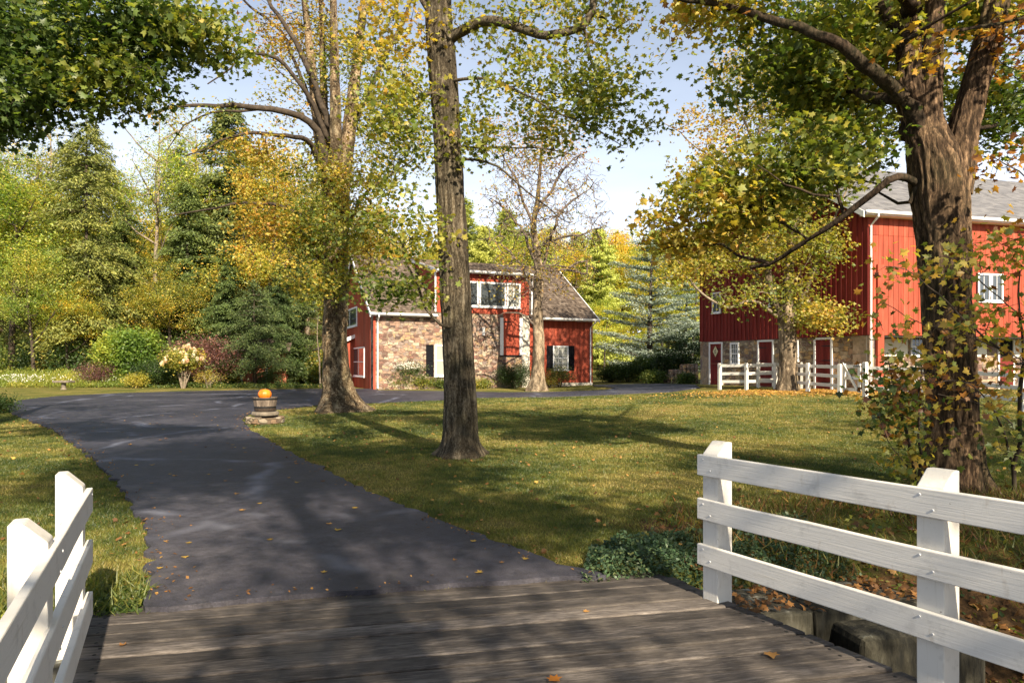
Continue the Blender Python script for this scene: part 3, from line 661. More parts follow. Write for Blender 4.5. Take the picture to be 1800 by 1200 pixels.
oriented(gutter(FH, house, -.3, dn0-.1, yo, ez)); oriented(gutter(FH, house, dn1+.05, HLn+.15, yo, ez)); oriented(gutter(FH, house, dn0-.15, dn1+.15, yo, DZ-.02))
mb = MB(); mb.box(-.2, dn0, .30, yo, ez-.02, ez+.01, FH); mb.box(dn1, HLn, .1, yo, ez-.02, ez+.01, FH); oriented(mb.build('soffit', mTrim, house))
downspout(FH, house, FH.t(661), yo+.05, .40, ez, HG); downspout(FH, house, HLn-.17, yo+.05, .16, ez, HG+.0)
# front windows
t0, zz1 = FH.pt(761, 606); t1_, zz0 = FH.pt(787, 661)
window(FS, house, t0, t1_, zz0, zz1, 1, 2, .1, .0, glass=mBlind); shutter(FS, house, t0-.5, t0-.06, zz0, zz1, .0); shutter(FS, house, t1_+.06, t1_+.5, zz0, zz1, .0)
FW = lambda t, y, z: FH(t, y+.055, z)
t0, zz1 = FH.pt(971, 607.5); t1_, zz0 = FH.pt(998, 650.5)
window(FW, house, t0, t1_, zz0, zz1, 3, 4, .08, .0, glass=mBlind); shutter(FW, house, t0-.42, t0-.02, zz0, zz1); shutter(FW, house, t1_+.02, t1_+.42, zz0, zz1)
lx, lz = FH.pt(846, 583)
mb = MB(); mb.box(lx-.07, lx+.07, .0, .12, lz-.22, lz+.2, FS); mb.box(lx-.09, lx+.09, .0, .14, lz+.2, lz+.24, FS); mb.build('wall_lantern', mTrim, house)
# left gable windows
def lw(px0, px1, py0, py1):
    a, z1 = FHL.pt(px1, py0); b, z0 = FHL.pt(px0, py1); return a, b, z0, z1
FL2 = lambda t, y, z: FHL(t, y+.05, z)
a, b, z0, z1 = lw(622.5, 642.5, 609, 660.5); window(FL2, house, a, b, z0, z1, 2, 1, .08, glass=mGlass)
a, b, z0, z1 = lw(605, 629.5, 538, 579); window(FL2, house, a, b, z0, z1, 2, 1, .1, glass=mGlass, sash=False)
a, b, z0, z1 = lw(606, 616, 609, 660.5); window(FL2, house, a+.05, a+1.5, z0, z1, 2, 1, .08, glass=mGlass)
# lean-to at the far left corner
mb = MB(); mb.prism([(.0, HG-.3), (1.3, HG-.3), (1.3, 2.75), (.0, 3.3)], 0, 4.5, lambda a, b, z: FHL(Wd-4.8+b, a, z)); oriented(mb.build('lean_to', mRed, house))
roof_courses('lean_to_roof', mShake, house, [FHL(Wd-5.0, 2.0, 2.55), FHL(Wd-.1, 2.0, 2.55), FHL(Wd-.1, 0, 3.4), FHL(Wd-5.0, 0, 3.4)], 8)
mb = MB(); mb.hexa([FHL(Wd-5.06, 2.0, 2.42), FHL(Wd-5.0, 2.0, 2.42), FHL(Wd-5.0, 0, 3.27), FHL(Wd-5.06, 0, 3.27), FHL(Wd-5.06, 2.0, 2.66), FHL(Wd-5.0, 2.0, 2.66), FHL(Wd-5.0, 0, 3.5), FHL(Wd-5.06, 0, 3.5)]); oriented(mb.build('rake_board', mTrim, house))

# ------------------------------------------------------------------ red bank barn
BO = np.array([14.6, 28.0]); BG = .42
BLd = nrm(np.array([10.2-14.6, 37.0-28.0])); BLn = 10.02
BFd = np.array([.97, .243]); BFn = 17.0
FL = Frame(BO, BLd, -1); FB = Frame(BO, BFd, 1)
BE = 7.95; BR = 11.25; SB = 2.82
barn = empty('barn', (*BO, BG), 'big red board barn with grey slate roof on a stone base', 'barn')
c0 = BO; c1 = BO+BLd*BLn; c2 = c1+FB.d*BFn; c3 = BO+FB.d*BFn; m0 = (c0+c1)/2; m1 = (c2+c3)/2
def inset(p, k): cc = (c0+c1+c2+c3)/4; return p+nrm(cc-p)*k
i0, i1, i2, i3 = [inset(p, .09) for p in (c0, c1, c2, c3)]; im0, im1 = inset(m0, .05), inset(m1, .05)
mb = MB(); vs = [(*p, SB) for p in (i0, i1, i2, i3)]+[(*p, BE) for p in (i0, i1, i2, i3)]+[(*im0, BR-.15), (*im1, BR-.15)]
mb.add(vs, [(0, 1, 2, 3), (0, 4, 8, 5, 1), (3, 2, 6, 9, 7), (0, 3, 7, 4), (1, 5, 6, 2), (4, 7, 9, 8), (5, 8, 9, 6)]); oriented(mb.build('inner_wall', mRedShade, barn))
wl = FL.pt(1253.5, 513); wl2 = FL.pt(1268.5, 551)
hole_l = []
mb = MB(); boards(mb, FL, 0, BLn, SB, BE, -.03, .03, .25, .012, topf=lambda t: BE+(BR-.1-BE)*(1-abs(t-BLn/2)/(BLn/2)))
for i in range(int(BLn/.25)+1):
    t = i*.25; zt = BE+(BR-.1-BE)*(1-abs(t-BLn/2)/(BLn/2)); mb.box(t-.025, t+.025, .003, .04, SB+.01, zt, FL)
sd_ = oriented(mb.build('gable_siding', mRedShade, barn))
wf = FB.pt(1718, 480); wf2 = FB.pt(1762, 531); hole_f = [(wf[0]+.02, wf2[0]-.02, wf2[1], wf[1])]
mb = MB(); seam = FB.pt(1560, 414)[1]
boards(mb, FB, 0, BFn, SB, seam-.01, -.03, .03, .25, .016, hole=hole_f); boards(mb, FB, 0, BFn, seam, BE-.05, -.024, .03, .25, .016)
oriented(mb.build('front_siding', mRed, barn))
roof_courses('roof_slope', mSlate, barn, [FB(-.55, .45, BE-.22), FB(BFn+.5, .45, BE-.22), (*(m1+FB.d*.5), BR), (*(m0-FB.d*.55), BR)], 34, .015)
bk = c1-FB.n*0
roof_courses('roof_slope', mSlate, barn, [(*(c2+FB.d*.5-FB.n*.45), BE-.22), (*(c1-FB.d*.55-FB.n*.45), BE-.22), (*(m0-FB.d*.55), BR), (*(m1+FB.d*.5), BR)], 20, .015)
oriented(gutter(FB, barn, -.5, BFn, .46, BE-.24))
mb = MB(); mb.box(-.4, BFn, .0, .45, BE-.30, BE-.27, FB); oriented(mb.build('soffit', mTrim, barn))
mb = MB()
for (a, b) in (((c0+FB.n*.45, BE-.22), (m0, BR)), ((c1-FB.n*.45, BE-.22), (m0, BR))):
    q0, z0_ = a; q1, z1_ = b; o_ = -FB.d*.56; w_ = -FB.d*.6
    mb.hexa([(*(q0+o_), z0_-.2), (*(q0+w_), z0_-.2), (*(q1+w_), z1_-.2), (*(q1+o_), z1_-.2), (*(q0+o_), z0_+.05), (*(q0+w_), z0_+.05), (*(q1+w_), z1_+.05), (*(q1+o_), z1_+.05)])
oriented(mb.build('rake_board', mTrim, barn))
downspout(FB, barn, .06, .50, .10, BE-.24, BG)
# stone base: gable side
mb = MB(); mb.box(.0, BLn-.75, -.45, -.035, BG-.3, SB-.01, FL); oriented(mb.build('stone_base', mStoneB, barn))
oriented(MB().box(BLn-.75, BLn+.01, -.45, -.02, BG-.3, SB-.012, FL).build('quoin', mQuoin, barn)); oriented(MB().box(-.012, .72, -.44, -.02, BG-.3, SB-.012, FL).build('quoin', mQuoin, barn))
# forebay: recessed stone wall, posts
rec = 1.15
mb = MB(); mb.box(.1, BFn, -rec-.4, -rec, BG-.3, SB-.01, FB); oriented(mb.build('stone_base', mStoneH, barn))
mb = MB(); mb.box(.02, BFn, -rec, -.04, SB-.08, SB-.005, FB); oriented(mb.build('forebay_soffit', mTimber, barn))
pw0, pw1 = FB.t(1528), FB.t(1536.5); rw0, rw1 = FB.t(1540), FB.t(1551)
mb = MB(); mb.box(-.0, pw0+.12, -.40, -.06, BG-.3, SB-.012, FB); oriented(mb.build('corner_pier', mConc, barn))
mb = MB(); mb.box(rw0, rw1, -.03, .10, BG, SB+2.9, FB); oriented(mb.build('red_post', mRed, barn))
FR = lambda t, y, z: FB(t, y-rec, z)
FBr = Frame(np.array(FB(0, -rec, 0)[:2]), BFd)
def fz(px, py): return FBr.pt(px, py)
for (xa, ya, xb, yb) in ((1553, 592, 1594, 626), (1708, 592, 1733, 627), (1783, 594, 1830, 628)):
    a, z1 = fz(xa, ya); b, z0 = fz(xb, yb); MB().box(a, b, .0, .05, z0, SB-.1, FR).build('white_panel', mCream, barn)
a, z1 = fz(1600, 592); b, z0 = fz(1624, 626); window(FR, barn, a, b, z0, z1, 3, 4, .07, .0, sash=True)
a, z1 = fz(1791, 600); b, z0 = fz(1812, 624); window(FR, barn, a, b, z0, z1, 3, 3, .06, .06, sash=False)
a, z1 = fz(1753, 594); b, z0 = fz(1782, 671); zm = fz(1760, 629)[1]
mb = MB(); mb.box(a, a+.08, 0, .06, BG, z1, FR); mb.box(b-.08, b, 0, .06, BG, z1, FR); mb.box(a+.08, b-.08, 0, .06, z1-.08, z1, FR); fm = mb.build('door_frame', mTrim, barn)
MB().box(a+.08, b-.08, .003, .012, zm, z1-.08, FR).build('doorway_shade', mDark, barn)  # flat dark sheet: shade of the open upper half put into its colour
MB().box(a+.08, b-.08, .004, .05, BG, zm, FR).build('half_door', mRedShade, barn)
# gable side doors and windows
FLs = lambda t, y, z: FL(t, y-.035, z)
def lb(px0, px1, py0, py1): a, z1 = FL.pt(px1, py0); b, z0 = FL.pt(px0, py1); return a, b, z0, z1
a, b, z0, z1 = lb(1248.5, 1268, 603, 672); D1 = (a, b)
dr = plank_door(FLs, barn, a, b, BG+.12, SB-.13, hinge=-1, hook=False)
sx, sz = FL.pt(1258, 617.5); s_ = .19
mb = MB(); mb.add([FLs(sx-s_, .045, sz), FLs(sx, .045, sz-s_*1.5), FLs(sx+s_, .045, sz), FLs(sx, .045, sz+s_*1.5), FLs(sx-s_, .06, sz), FLs(sx, .06, sz-s_*1.5), FLs(sx+s_, .06, sz), FLs(sx, .06, sz+s_*1.5)], [(3, 2, 1, 0), (4, 5, 6, 7), (0, 1, 5, 4), (1, 2, 6, 5), (2, 3, 7, 6), (3, 0, 4, 7)])
sg = oriented(mb.build('diamond_sign', mSign, dr))
mb = MB(); P_ = lambda a, c: FLs(sx-a*s_, .064, sz+c*s_)
mb.tube([P_(.25, .5), P_(-.1, .35), P_(-.2, .1), P_(.1, -.05), P_(.3, -.25), P_(.05, -.5), P_(-.28, -.45)], .016, 6); mb.tube([P_(-.3, .3), P_(.0, .0), P_(-.35, -.1)], .013, 6); mb.build('emblem', mIron, sg)
a, b, z0, z1 = lb(1284.5, 1299.5, 600.5, 641); window(FLs, barn, a, b, z0, SB-.10, 3, 4, .09, .0, proud=.10)
a, b, z0, z1 = lb(1334, 1357.5, 597, 672); plank_door(FLs, barn, a, b, BG+.12, SB-.12, hinge=1)
a, b, z0, z1 = lb(1389, 1404, 591, 636); window(FLs, barn, a, b, z0+.05, SB-.10, 3, 4, .09, .0, proud=.10)
a, b, z0, z1 = lb(1433.5, 1460, 589, 672); plank_door(FLs, barn, a, b, BG+.12, SB-.12, hinge=-1)
FLo = lambda t, y, z: FL(t, y+.04, z)
a, b, z0, z1 = lb(1253.5, 1268.5, 513, 551); window(FLo, barn, a, b, z0, z1, 2, 2, .07)
a, b, z0, z1 = lb(1353, 1367, 500, 539); window(FLo, barn, a, b, z0, z1, 2, 2, .07)
a, b, z0, z1 = lb(1350, 1364, 412, 446); window(FLo, barn, a, b, z0, z1, 2, 2, .07)
FBo = lambda t, y, z: FB(t, y+.0, z)
th = (wf[0]+wf2[0])/2
window(FBo, barn, wf[0], th-.02, wf2[1], wf[1], 2, 1, .08, .0, sash=False); window(FBo, barn, th+.02, wf2[0], wf2[1], wf[1], 2, 1, .08, .0, sash=False)

# small brick shed deep behind the hemlocks
shd = GD(450, 47.6); root = empty('brick_shed', shd, 'small orange brick shed with white trim glimpsed under the dark hemlocks', 'shed')
fsd = Frame(shd[:2]-np.array([1.6, 0]), (1, .1)); z = shd[2]
m_, t_, o_ = newmat('orange_brick'); br = N(t_, 'ShaderNodeTexBrick'); br.inputs['Scale'].default_value = 5; br.inputs['Color1'].default_value = (.5, .14, .06, 1); br.inputs['Color2'].default_value = (.42, .1, .05, 1); br.inputs['Mortar'].default_value = (.45, .36, .28, 1)
t_.links.new(tc(t_, (1, 1, 1), (R(90), 0, 0)), br.inputs['Vector']); finish(t_, o_, br.outputs['Color'], .9, .2)
mb = MB(); mb.box(0, 3.6, -3, 0, z-.2, z+2.3, fsd); oriented(mb.build('wall', m_, root))
mb = MB(); mb.box(.5, .68, .002, .06, z, z+2.2, fsd); mb.box(-.02, 3.62, .002, .06, z+2.2, z+2.35, fsd); mb.box(2.2, 2.35, .002, .05, z, z+2.2, fsd); oriented(mb.build('trim', mTrim, root))
roof_courses('roof', mShake, root, [fsd(-.3, .4, z+2.3), fsd(3.9, .4, z+2.3), fsd(3.9, -1.5, z+3.6), fsd(-.3, -1.5, z+3.6)], 10)
roof_courses('roof', mShake, root, [fsd(3.9, -3.4, z+2.3), fsd(-.3, -3.4, z+2.3), fsd(-.3, -1.5, z+3.6), fsd(3.9, -1.5, z+3.6)], 10)

# ------------------------------------------------------------------ paddock fences and gate
def paddock(label, posts, heights, rails=(1.08, .72, .36), group=None, pw=.065, prot=.12, rl=.065):
    g = [np.array([p[0], p[1], H(p[0], p[1])]) for p in posts]
    root = empty('paddock_fence', g[0], label, 'fence', group)
    for p, h in zip(g, heights):
        mb = MB(); al = nrm((g[-1]-g[0])[:2]); n_ = np.array([al[1], -al[0]])
        f = lambda a, b, z: (*(p[:2]+al*a+n_*b), z)
        mb.box(-pw, pw, -pw, pw, p[2]-.2, p[2]+h-.03, f); mb.box(-pw*.8, pw*.8, -pw*.8, pw*.8, p[2]+h-.03, p[2]+h, f)
        oriented(mb.build('post', mWhite, root, bevel=.008))
    for rz in rails:
        for i in range(len(g)-1):
            p, q = g[i], g[i+1]; al = nrm((q-p)[:2]); n_ = np.array([al[1], -al[0]])*(-(pw+.002)); th_ = np.array([al[1], -al[0]])*-.035
            p_ = p[:2]+n_-al*.0; q_ = q[:2]+n_+al*.0; mb = MB(); jz = random.uniform(-.012, .012)
            mb.hexa([(*p_, p[2]+rz-rl+jz), (*q_, q[2]+rz-rl), (*(q_+th_), q[2]+rz-rl), (*(p_+th_), p[2]+rz-rl+jz), (*p_, p[2]+rz+rl+jz), (*q_, q[2]+rz+rl), (*(q_+th_), q[2]+rz+rl), (*(p_+th_), p[2]+rz+rl+jz)])
            oriented(mb.build('rail', mWhite, root, bevel=.006))
    return root
XY = lambda px, d: ((px-900)/1200*d, d)
paddock('white three rail paddock fence before the barn, passing the pale trunked maple', [XY(1265, 31.2), XY(1312, 30.3), XY(1363, 29.9+.4), XY(1420, 28.0), XY(1476, 26.0)], [1.2]*5)
paddock('short run of white fence set back behind the left part of the paddock fence', [XY(1333, 32.3), XY(1372, 31.7), XY(1410, 31.0)], [1.2]*3)
paddock('white paddock fence passing behind the big right maple towards the right edge', [XY(1521, 25.2), XY(1604, 23.9), XY(1700, 22.2), XY(1797, 20.3), XY(1905, 18.6)], [1.3, 1.2, 1.2, 1.2, 1.2], pw=.075)
g0 = np.array(XY(1483, 26.3)); g1 = np.array(XY(1513, 25.5)); zg = float(H(*g0)); gr = empty('paddock_gate', (*g0, zg), 'white wooden paddock gate with a diagonal brace, hung between the two white fences', 'gate')
fg = Frame(g0, g1-g0); gl_ = float(np.linalg.norm(g1-g0)); 
for t in (.05, gl_-.05): oriented(MB().box(t-.05, t+.05, -.02, .05, zg+.12, zg+1.2, fg).build('stile', mWhite, gr))
for z in (.22, .66, 1.1): oriented(MB().box(.1, gl_-.1, -.01, .03, zg+z-.06, zg+z+.06, fg).build('rail', mWhite, gr))
oriented(MB().hexa([fg(.05, .052, zg+1.08), fg(gl_-.1, .052, zg+.15), fg(gl_-.1, .09, zg+.15), fg(.05, .09, zg+1.08), fg(.05, .052, zg+1.24), fg(gl_-.1, .052, zg+.3), fg(gl_-.1, .09, zg+.3), fg(.05, .09, zg+1.24)]).build('brace', mWhite, gr))
for z in (.3, 1.1): MB().box(gl_-.3, gl_+.1, .05, .06, zg+z-.02, zg+z+.02, fg).build('hinge', mIron, gr)

# ------------------------------------------------------------------ barrel planter on its stone pedestal, pumpkin
bpz = G(466, 743); bx_, by_, bz_ = bpz
r0 = random.Random(5)
mb = MB(); mb.lathe((bx_, by_, bz_-.05), [(.47, 0), (.47, .10), (.44, .19), (.42, .2)], 18, lambda a, z: 1+.05*math.sin(5*a+1)+.03*math.sin(11*a))
for i in range(14):
    a = i*math.tau/14; mb.box(-.12, .12, -.09, .09, 0, r0.uniform(.12, .19), lambda x, y, z: (bx_+math.cos(a)*.41-math.sin(a)*x+math.cos(a)*y, by_+math.sin(a)*.41+math.cos(a)*x+math.sin(a)*y, bz_+z))
pd = oriented(mb.build('stone_pedestal', mStoneP, None, bevel=.02)); tag(pd, 'round rubble stone pedestal under the barrel planter, at the drive edge', 'pedestal')
mb = MB(); mb.lathe((bx_, by_, bz_+.205), [(.34, 0), (.36, .03), (.35, .09), (.33, .11)], 20, lambda a, z: 1+.015*math.sin(7*a)); o_ = mb.build('cap_stone', mCap, pd, bevel=.01)
pt = empty('barrel_planter', (bx_, by_, bz_+.317), 'half barrel planter of brown staves standing on the stone pedestal', 'planter')
mb = MB(); ns = 22
for i in range(ns):
    a0, a1 = i*math.tau/ns+.006, (i+1)*math.tau/ns-.006; zb = bz_+.317; rr = random.random()
    vs = []
    for (q, z) in ((.245, 0), (.285, .14), (.31, .27), (.32, .38)):
        for rr_ in (q-.022, q):
            for a in (a0, a1): vs.append((bx_+rr_*math.cos(a), by_+rr_*math.sin(a), zb+z))
    fs = []
    for s_ in range(3):
        b = s_*4; fs += [(b+2, b+3, b+7, b+6), (b+1, b, b+4, b+5), (b, b+2, b+6, b+4), (b+3, b+1, b+5, b+7)]
    fs += [(0, 1, 3, 2), (12, 14, 15, 13)]; mb.add(vs, fs, rr)
oriented(mb.build('stave_body', mTimberLt, pt))
for z, q in ((.035, .257), (.12, .282), (.345, .321)):
    MB().lathe((bx_, by_, bz_+.317), [(q-.004, z-.022), (q+.006, z-.022), (q+.009, z+.022), (q-.001, z+.022)], 28).build('hoop', mIron, pt)
MB().lathe((bx_, by_, bz_+.317), [(.28, .02), (.295, .335), (.1, .36)], 20).build('soil', mSoil, pt)
pz = bz_+.317+.34; pk = empty('pumpkin', (bx_-.01, by_, pz), 'round orange pumpkin sitting in the half barrel planter', 'pumpkin')
vs = []; fs = []; n1, n2 = 40, 16
for i in range(n2+1):
    th = math.pi*i/n2
    for j in range(n1):
        ph = math.tau*j/n1; rib = 1-.07*(1-abs(math.sin(ph*5)))**1.5*math.sin(th); q = .178*math.sin(th)*rib; zz_ = .155*math.cos(th)-.03*math.exp(-(q/.05)**2)*np.sign(math.cos(th))
        vs.append((bx_-.01+q*math.cos(ph), by_+q*math.sin(ph), pz+.12+zz_))
fs = [(i*n1+j, (i+1)*n1+j, (i+1)*n1+(j+1) % n1, i*n1+(j+1) % n1) for i in range(n2) for j in range(n1)]
MBp = MB(); MBp.add(vs, fs); MBp.build('skin', mPump, pk, smooth=True)
MB().tube([(bx_-.01, by_, pz+.22), (bx_-.005, by_, pz+.26), (bx_+.02, by_, pz+.285)], [.022, .013, .011], 7).build('stem', mStem, pk, smooth=True)
# stone garden bench / basin
bb = G(112, 684.5); root = empty('stone_bench', bb, 'small grey stone bench among the yellow flower beds on the left', 'bench')
mb = MB(); mb.lathe(bb, [(.16, 0), (.11, .1), (.12, .38)], 12); mb.build('pedestal', mCap, root)
mb = MB(); mb.box(-.45, .45, -.3, .3, .38, .5, lambda a, b, z: (bb[0]+a, bb[1]+b, bb[2]+z)); oriented(mb.build('slab', mCap, root, bevel=.03))
# sloping dry stone wall at the left end of the barn
mb = MB(); pA, pB = GD(1152, 41.5), GD(1229, 39.0)
for k_ in range(4):
    for i in range(11):
        f0, f1 = i/11, (i+1)/11; htop = .25+1.0*((f0+f1)/2)
        z = k_*.3
        if z > htop: continue
        p_ = pA+(pB-pA)*f0; q_ = pA+(pB-pA)*(f1-.01); j = r0.uniform(-.06, .06)
        mb.hexa([(p_[0], p_[1]+j, p_[2]-.1+z), (q_[0], q_[1]+j, q_[2]-.1+z), (q_[0], q_[1]+.7, q_[2]-.1+z), (p_[0], p_[1]+.7, p_[2]-.1+z), (p_[0]+.03, p_[1]+j+.04, p_[2]+.19+z), (q_[0]-.03, q_[1]+j+.04, q_[2]+.19+z+r0.uniform(-.02, .02)), (q_[0], q_[1]+.7, q_[2]+.19+z), (p_[0], p_[1]+.7, p_[2]+.19+z)])
tag(oriented(mb.build('dry_stone_wall', mStoneB, None, bevel=.03)), 'low dry stone wall rising to the left corner of the barn', 'stone wall')
# ------------------------------------------------------------------ plants
def _leafshape(kind):
    if kind == 'maple':
        p = [(0, -.5), (.16, -.28), (.42, -.34), (.33, -.12), (.52, .12), (.24, .12), (.17, .24), (0, .55), (-.17, .24), (-.24, .12), (-.52, .12), (-.33, -.12), (-.42, -.34), (-.16, -.28)]
        v = [(0, -.05, 0)]+[(x, y, -.16*abs(x)-.1*y*y) for x, y in p]; n = len(p)
        f = [(0, 1+i, 1+(i+1) % n) for i in range(n)]
    elif kind == 'star':
        p = [(0, -.5), (.2, -.2), (.5, -.05), (.2, .12), (0, .55), (-.2, .12), (-.5, -.05), (-.2, -.2)]
        v = [(0, 0, .05)]+[(x, y, -.14*abs(x)) for x, y in p]; n = len(p); f = [(0, 1+i, 1+(i+1) % n) for i in range(n)]
    elif kind == 'oval':
        v = [(0, -.5, 0), (.27, 0, .06), (0, .5, 0), (-.27, 0, .06)]; f = [(0, 1, 2), (0, 2, 3)]
    elif kind == 'needle':
        v = [(0, -.5, 0), (.11, 0, 0), (0, .5, -.08), (-.11, 0, 0)]; f = [(0, 1, 2), (0, 2, 3)]
    elif kind == 'blade':
        v = [(-.045, 0, 0), (.045, 0, 0), (0, 1, .25)]; f = [(0, 1, 2)]
    return np.array(v, float), np.array(f)
def leaves(name, c, nrml, size, hue, mat_, par=None, kind='oval', rg=rng, axis=None):
    """c: centres, nrml: leaf normals, axis: optional long direction"""
    T, F = _leafshape(kind); n = len(c); nrml = nrm(nrml); cu = rg.uniform(.2, 3.2, n)[:, None, None] if kind in ('maple', 'star') else 1.
    if axis is None: axis = rg.normal(size=(n, 3))
    u = nrm(np.cross(axis, nrml)); w = np.cross(nrml, u)
    sz = np.broadcast_to(size, (n,))[:, None, None]
    V = c[:, None, :]+sz*(T[None, :, 0:1]*u[:, None, :]+T[None, :, 1:2]*w[:, None, :]+cu*T[None, :, 2:3]*nrml[:, None, :])
    FF = (F[None]+(np.arange(n)*len(T))[:, None, None]).reshape(-1, 3)
    r_ = np.repeat(rg.random(n), len(T)); h_ = np.repeat(np.clip(hue, 0, 1), len(T))
    return npmesh(name, V.reshape(-1, 3), FF, mat_, par, {'rnd': r_, 'hue': h_})
def frusta(name, p, q, rp, rq, dp, dq, sides, mat_, par):
    n = len(p); seg = nrm(q-p); ref = np.where(np.abs(seg[:, 2:3]) > .75, np.array([[1., .1, 0]]), np.array([[0., .1, 1.]]))
    a = np.arange(sides)*2*np.pi/sides; out = []
    for c, r_, d in ((p, rp, dp), (q, rq, dq)):
        u = nrm(np.cross(d, ref)); w = np.cross(d, u)
        out.append(c[:, None]+r_[:, None, None]*(np.cos(a)[None, :, None]*u[:, None]+np.sin(a)[None, :, None]*w[:, None]))
    V = np.concatenate(out, 1).reshape(-1, 3); j = np.arange(sides); k = (j+1) % sides
    F = np.stack([j, k, k+sides, j+sides], -1)[None]+(np.arange(n)*2*sides)[:, None, None]
    return V, F.reshape(-1, 4)
def catmull(pts, step):
    pts = np.array(pts, float); p = np.vstack([2*pts[0]-pts[1], pts, 2*pts[-1]-pts[-2]]); out = []
    for i in range(1, len(p)-2):
        n = max(1, int(np.linalg.norm(p[i+1]-p[i])/step))
        for k in range(n):
            t = k/n; a, b, c, d = p[i-1], p[i], p[i+1], p[i+2]
            out.append(.5*((2*b)+(-a+c)*t+(2*a-5*b+4*c-d)*t*t+(-a+3*b-3*c+d)*t**3))
    out.append(pts[-1]); return np.array(out)
class Tree:
    def __init__(s, seed, tip=.004, pw=.5):
        s.rg = np.random.default_rng(seed); s.pos = np.zeros((90000, 3)); s.par = np.full(90000, -1); s.rad = np.zeros(90000); s.draw = np.ones(90000, bool); s.n = 0; s.tip = tip; s.pw = pw
        s.ends = []; s.dirs = []; s.hues = []
    def add(s, p, par, r=0., draw=True):
        i = s.n; s.pos[i] = p; s.par[i] = par; s.rad[i] = r; s.draw[i] = draw; s.n += 1; return i
    def near(s, p): return int(((s.pos[:s.n]-p)**2).sum(1).argmin())
    def limb(s, pts, r0, r1, step=.3, wander=.03, draw=True, join=True):
        pp = catmull(pts, step); k = len(pp); w = np.cumsum(s.rg.normal(size=(k, 3))*wander, 0); w -= np.linspace(0, 1, k)[:, None]*w[-1]*.5
        if s.n and join:
            par = s.near(pp[0])
        else: par = -1
        for i in range(k):
            f = i/max(1, k-1); par = s.add(pp[i]+w[i]*(i > 0), par, r0+(r1-r0)*f**.8, draw)
        return pp
    def sprigs(s, T, hue, step=.22, arch=.1, wob=.06, down=0., split=0):
        T = np.asarray(T, float); hue = np.broadcast_to(hue, (len(T),)); n0 = s.n
        d = np.array([((s.pos[:n0]-t)**2).sum(1).min() for t in T]); o = np.argsort(d)
        for k in o:
            t = T[k]; D = ((s.pos[:s.n]-t)**2).sum(1)**.5 + np.clip(s.rad[:s.n]-.1, 0, 1)*2.; i = int(D.argmin())
            v = t-s.pos[i]; Ln = np.linalg.norm(v)
            if Ln < .05: continue
            m = max(1, int(Ln/step)); side = nrm(s.rg.normal(size=3))*Ln*wob; par = i
            for j in range(1, m+1):
                f = j/m; b = math.sin(math.pi*f)
                par = s.add(s.pos[i]*(1-f)+t*f+side*b+np.array([0, 0, Ln*arch*b])+s.rg.normal(size=3)*.012*(f < 1), par)
            s.ends.append(t); s.dirs.append(nrm(v)); s.hues.append(hue[k])
    def radii(s):
        n = s.n; c = np.zeros(n); hasch = np.zeros(n, bool)
        par = s.par[:n]; v = par[par >= 0]; hasch[v] = True; c[~hasch] = 1
        for i in range(n-1, -1, -1):
            if par[i] >= 0: c[par[i]] += c[i]
        s.cnt = c; s.R = np.maximum(s.rad[:n], s.tip*c**s.pw)
        # twigs never thicker than the limb they leave
        for i in range(n):
            if par[i] >= 0 and s.rad[i] == 0: s.R[i] = min(s.R[i], s.R[par[i]]*.92)
    def wood(s, name, mat_, par_obj, thick=.035):
        s.radii(); n = s.n; pr = s.par[:n]; D = np.zeros((n, 3)); ok = pr >= 0; D[ok] = nrm(s.pos[:n][ok]-s.pos[:n][pr[ok]])
        main = np.full(n, -1); best = np.zeros(n)
        for i in range(n):
            p = pr[i]
            if p >= 0 and s.cnt[i]+1e3*s.rad[i] > best[p]: best[p] = s.cnt[i]+1e3*s.rad[i]; main[p] = i
        hm = main >= 0; D2 = D.copy(); D2[hm] = nrm(D[hm]+D[main[hm]]*1.0)
        idx = np.where(ok & s.draw[:n])[0]; p = pr[idx]; ism = main[p] == idx
        dp = np.where(ism[:, None], D2[p], D[idx]); rp = np.where(ism, s.R[p], np.minimum(s.R[p], s.R[idx]*1.35))
        V = []; F = []; b = 0; big = s.R[idx] > thick
        for sel, sides in ((big, 10), (~big & (s.R[idx] > .012), 5), (s.R[idx] <= .012, 3)):
            if sel.sum() == 0: continue
            v, f = frusta('', s.pos[p[sel]], s.pos[idx[sel]], rp[sel], s.R[idx[sel]], dp[sel], D2[idx[sel]], sides, None, None)
            V.append(v); F.append(f+b); b += len(v)
        V = np.vstack(V); return npmesh(name, V, np.vstack(F), mat_, par_obj, {'cav': np.full(len(V), .5)}, True)
    def leafy(s, name, mat_, par_obj, per=14, spread=.22, size=.1, kind='maple', hvar=.08, up=1.0, flat=.55, droop=0., keep=None, svar=.3):
        E = np.array(s.ends); Dn = np.array(s.dirs); Hh = np.array(s.hues); rg = s.rg
        if keep is not None: m = keep(E); E, Dn, Hh = E[m], Dn[m], Hh[m]
        n = len(E); I = np.repeat(np.arange(n), per); k = len(I)
        off = rg.normal(size=(k, 3))*spread*np.array([1, 1, flat]); off -= Dn[I]*(rg.random((k, 1))*spread*1.3)
        c = E[I]+off; c[:, 2] -= droop
        tilt = nrm(rg.normal(size=(n, 3))*.5+np.array([0, 0, up]))
        nr = tilt[I]+rg.normal(size=(k, 3))*.45
        cl = (fbm(c*.55+7, 3)-.5)*.5
        hue = Hh[I]+cl+rg.normal(size=k)*hvar
        return leaves(name, c, nr, size*(1+rg.uniform(-svar, svar, k)), hue, mat_, par_obj, kind, rg)
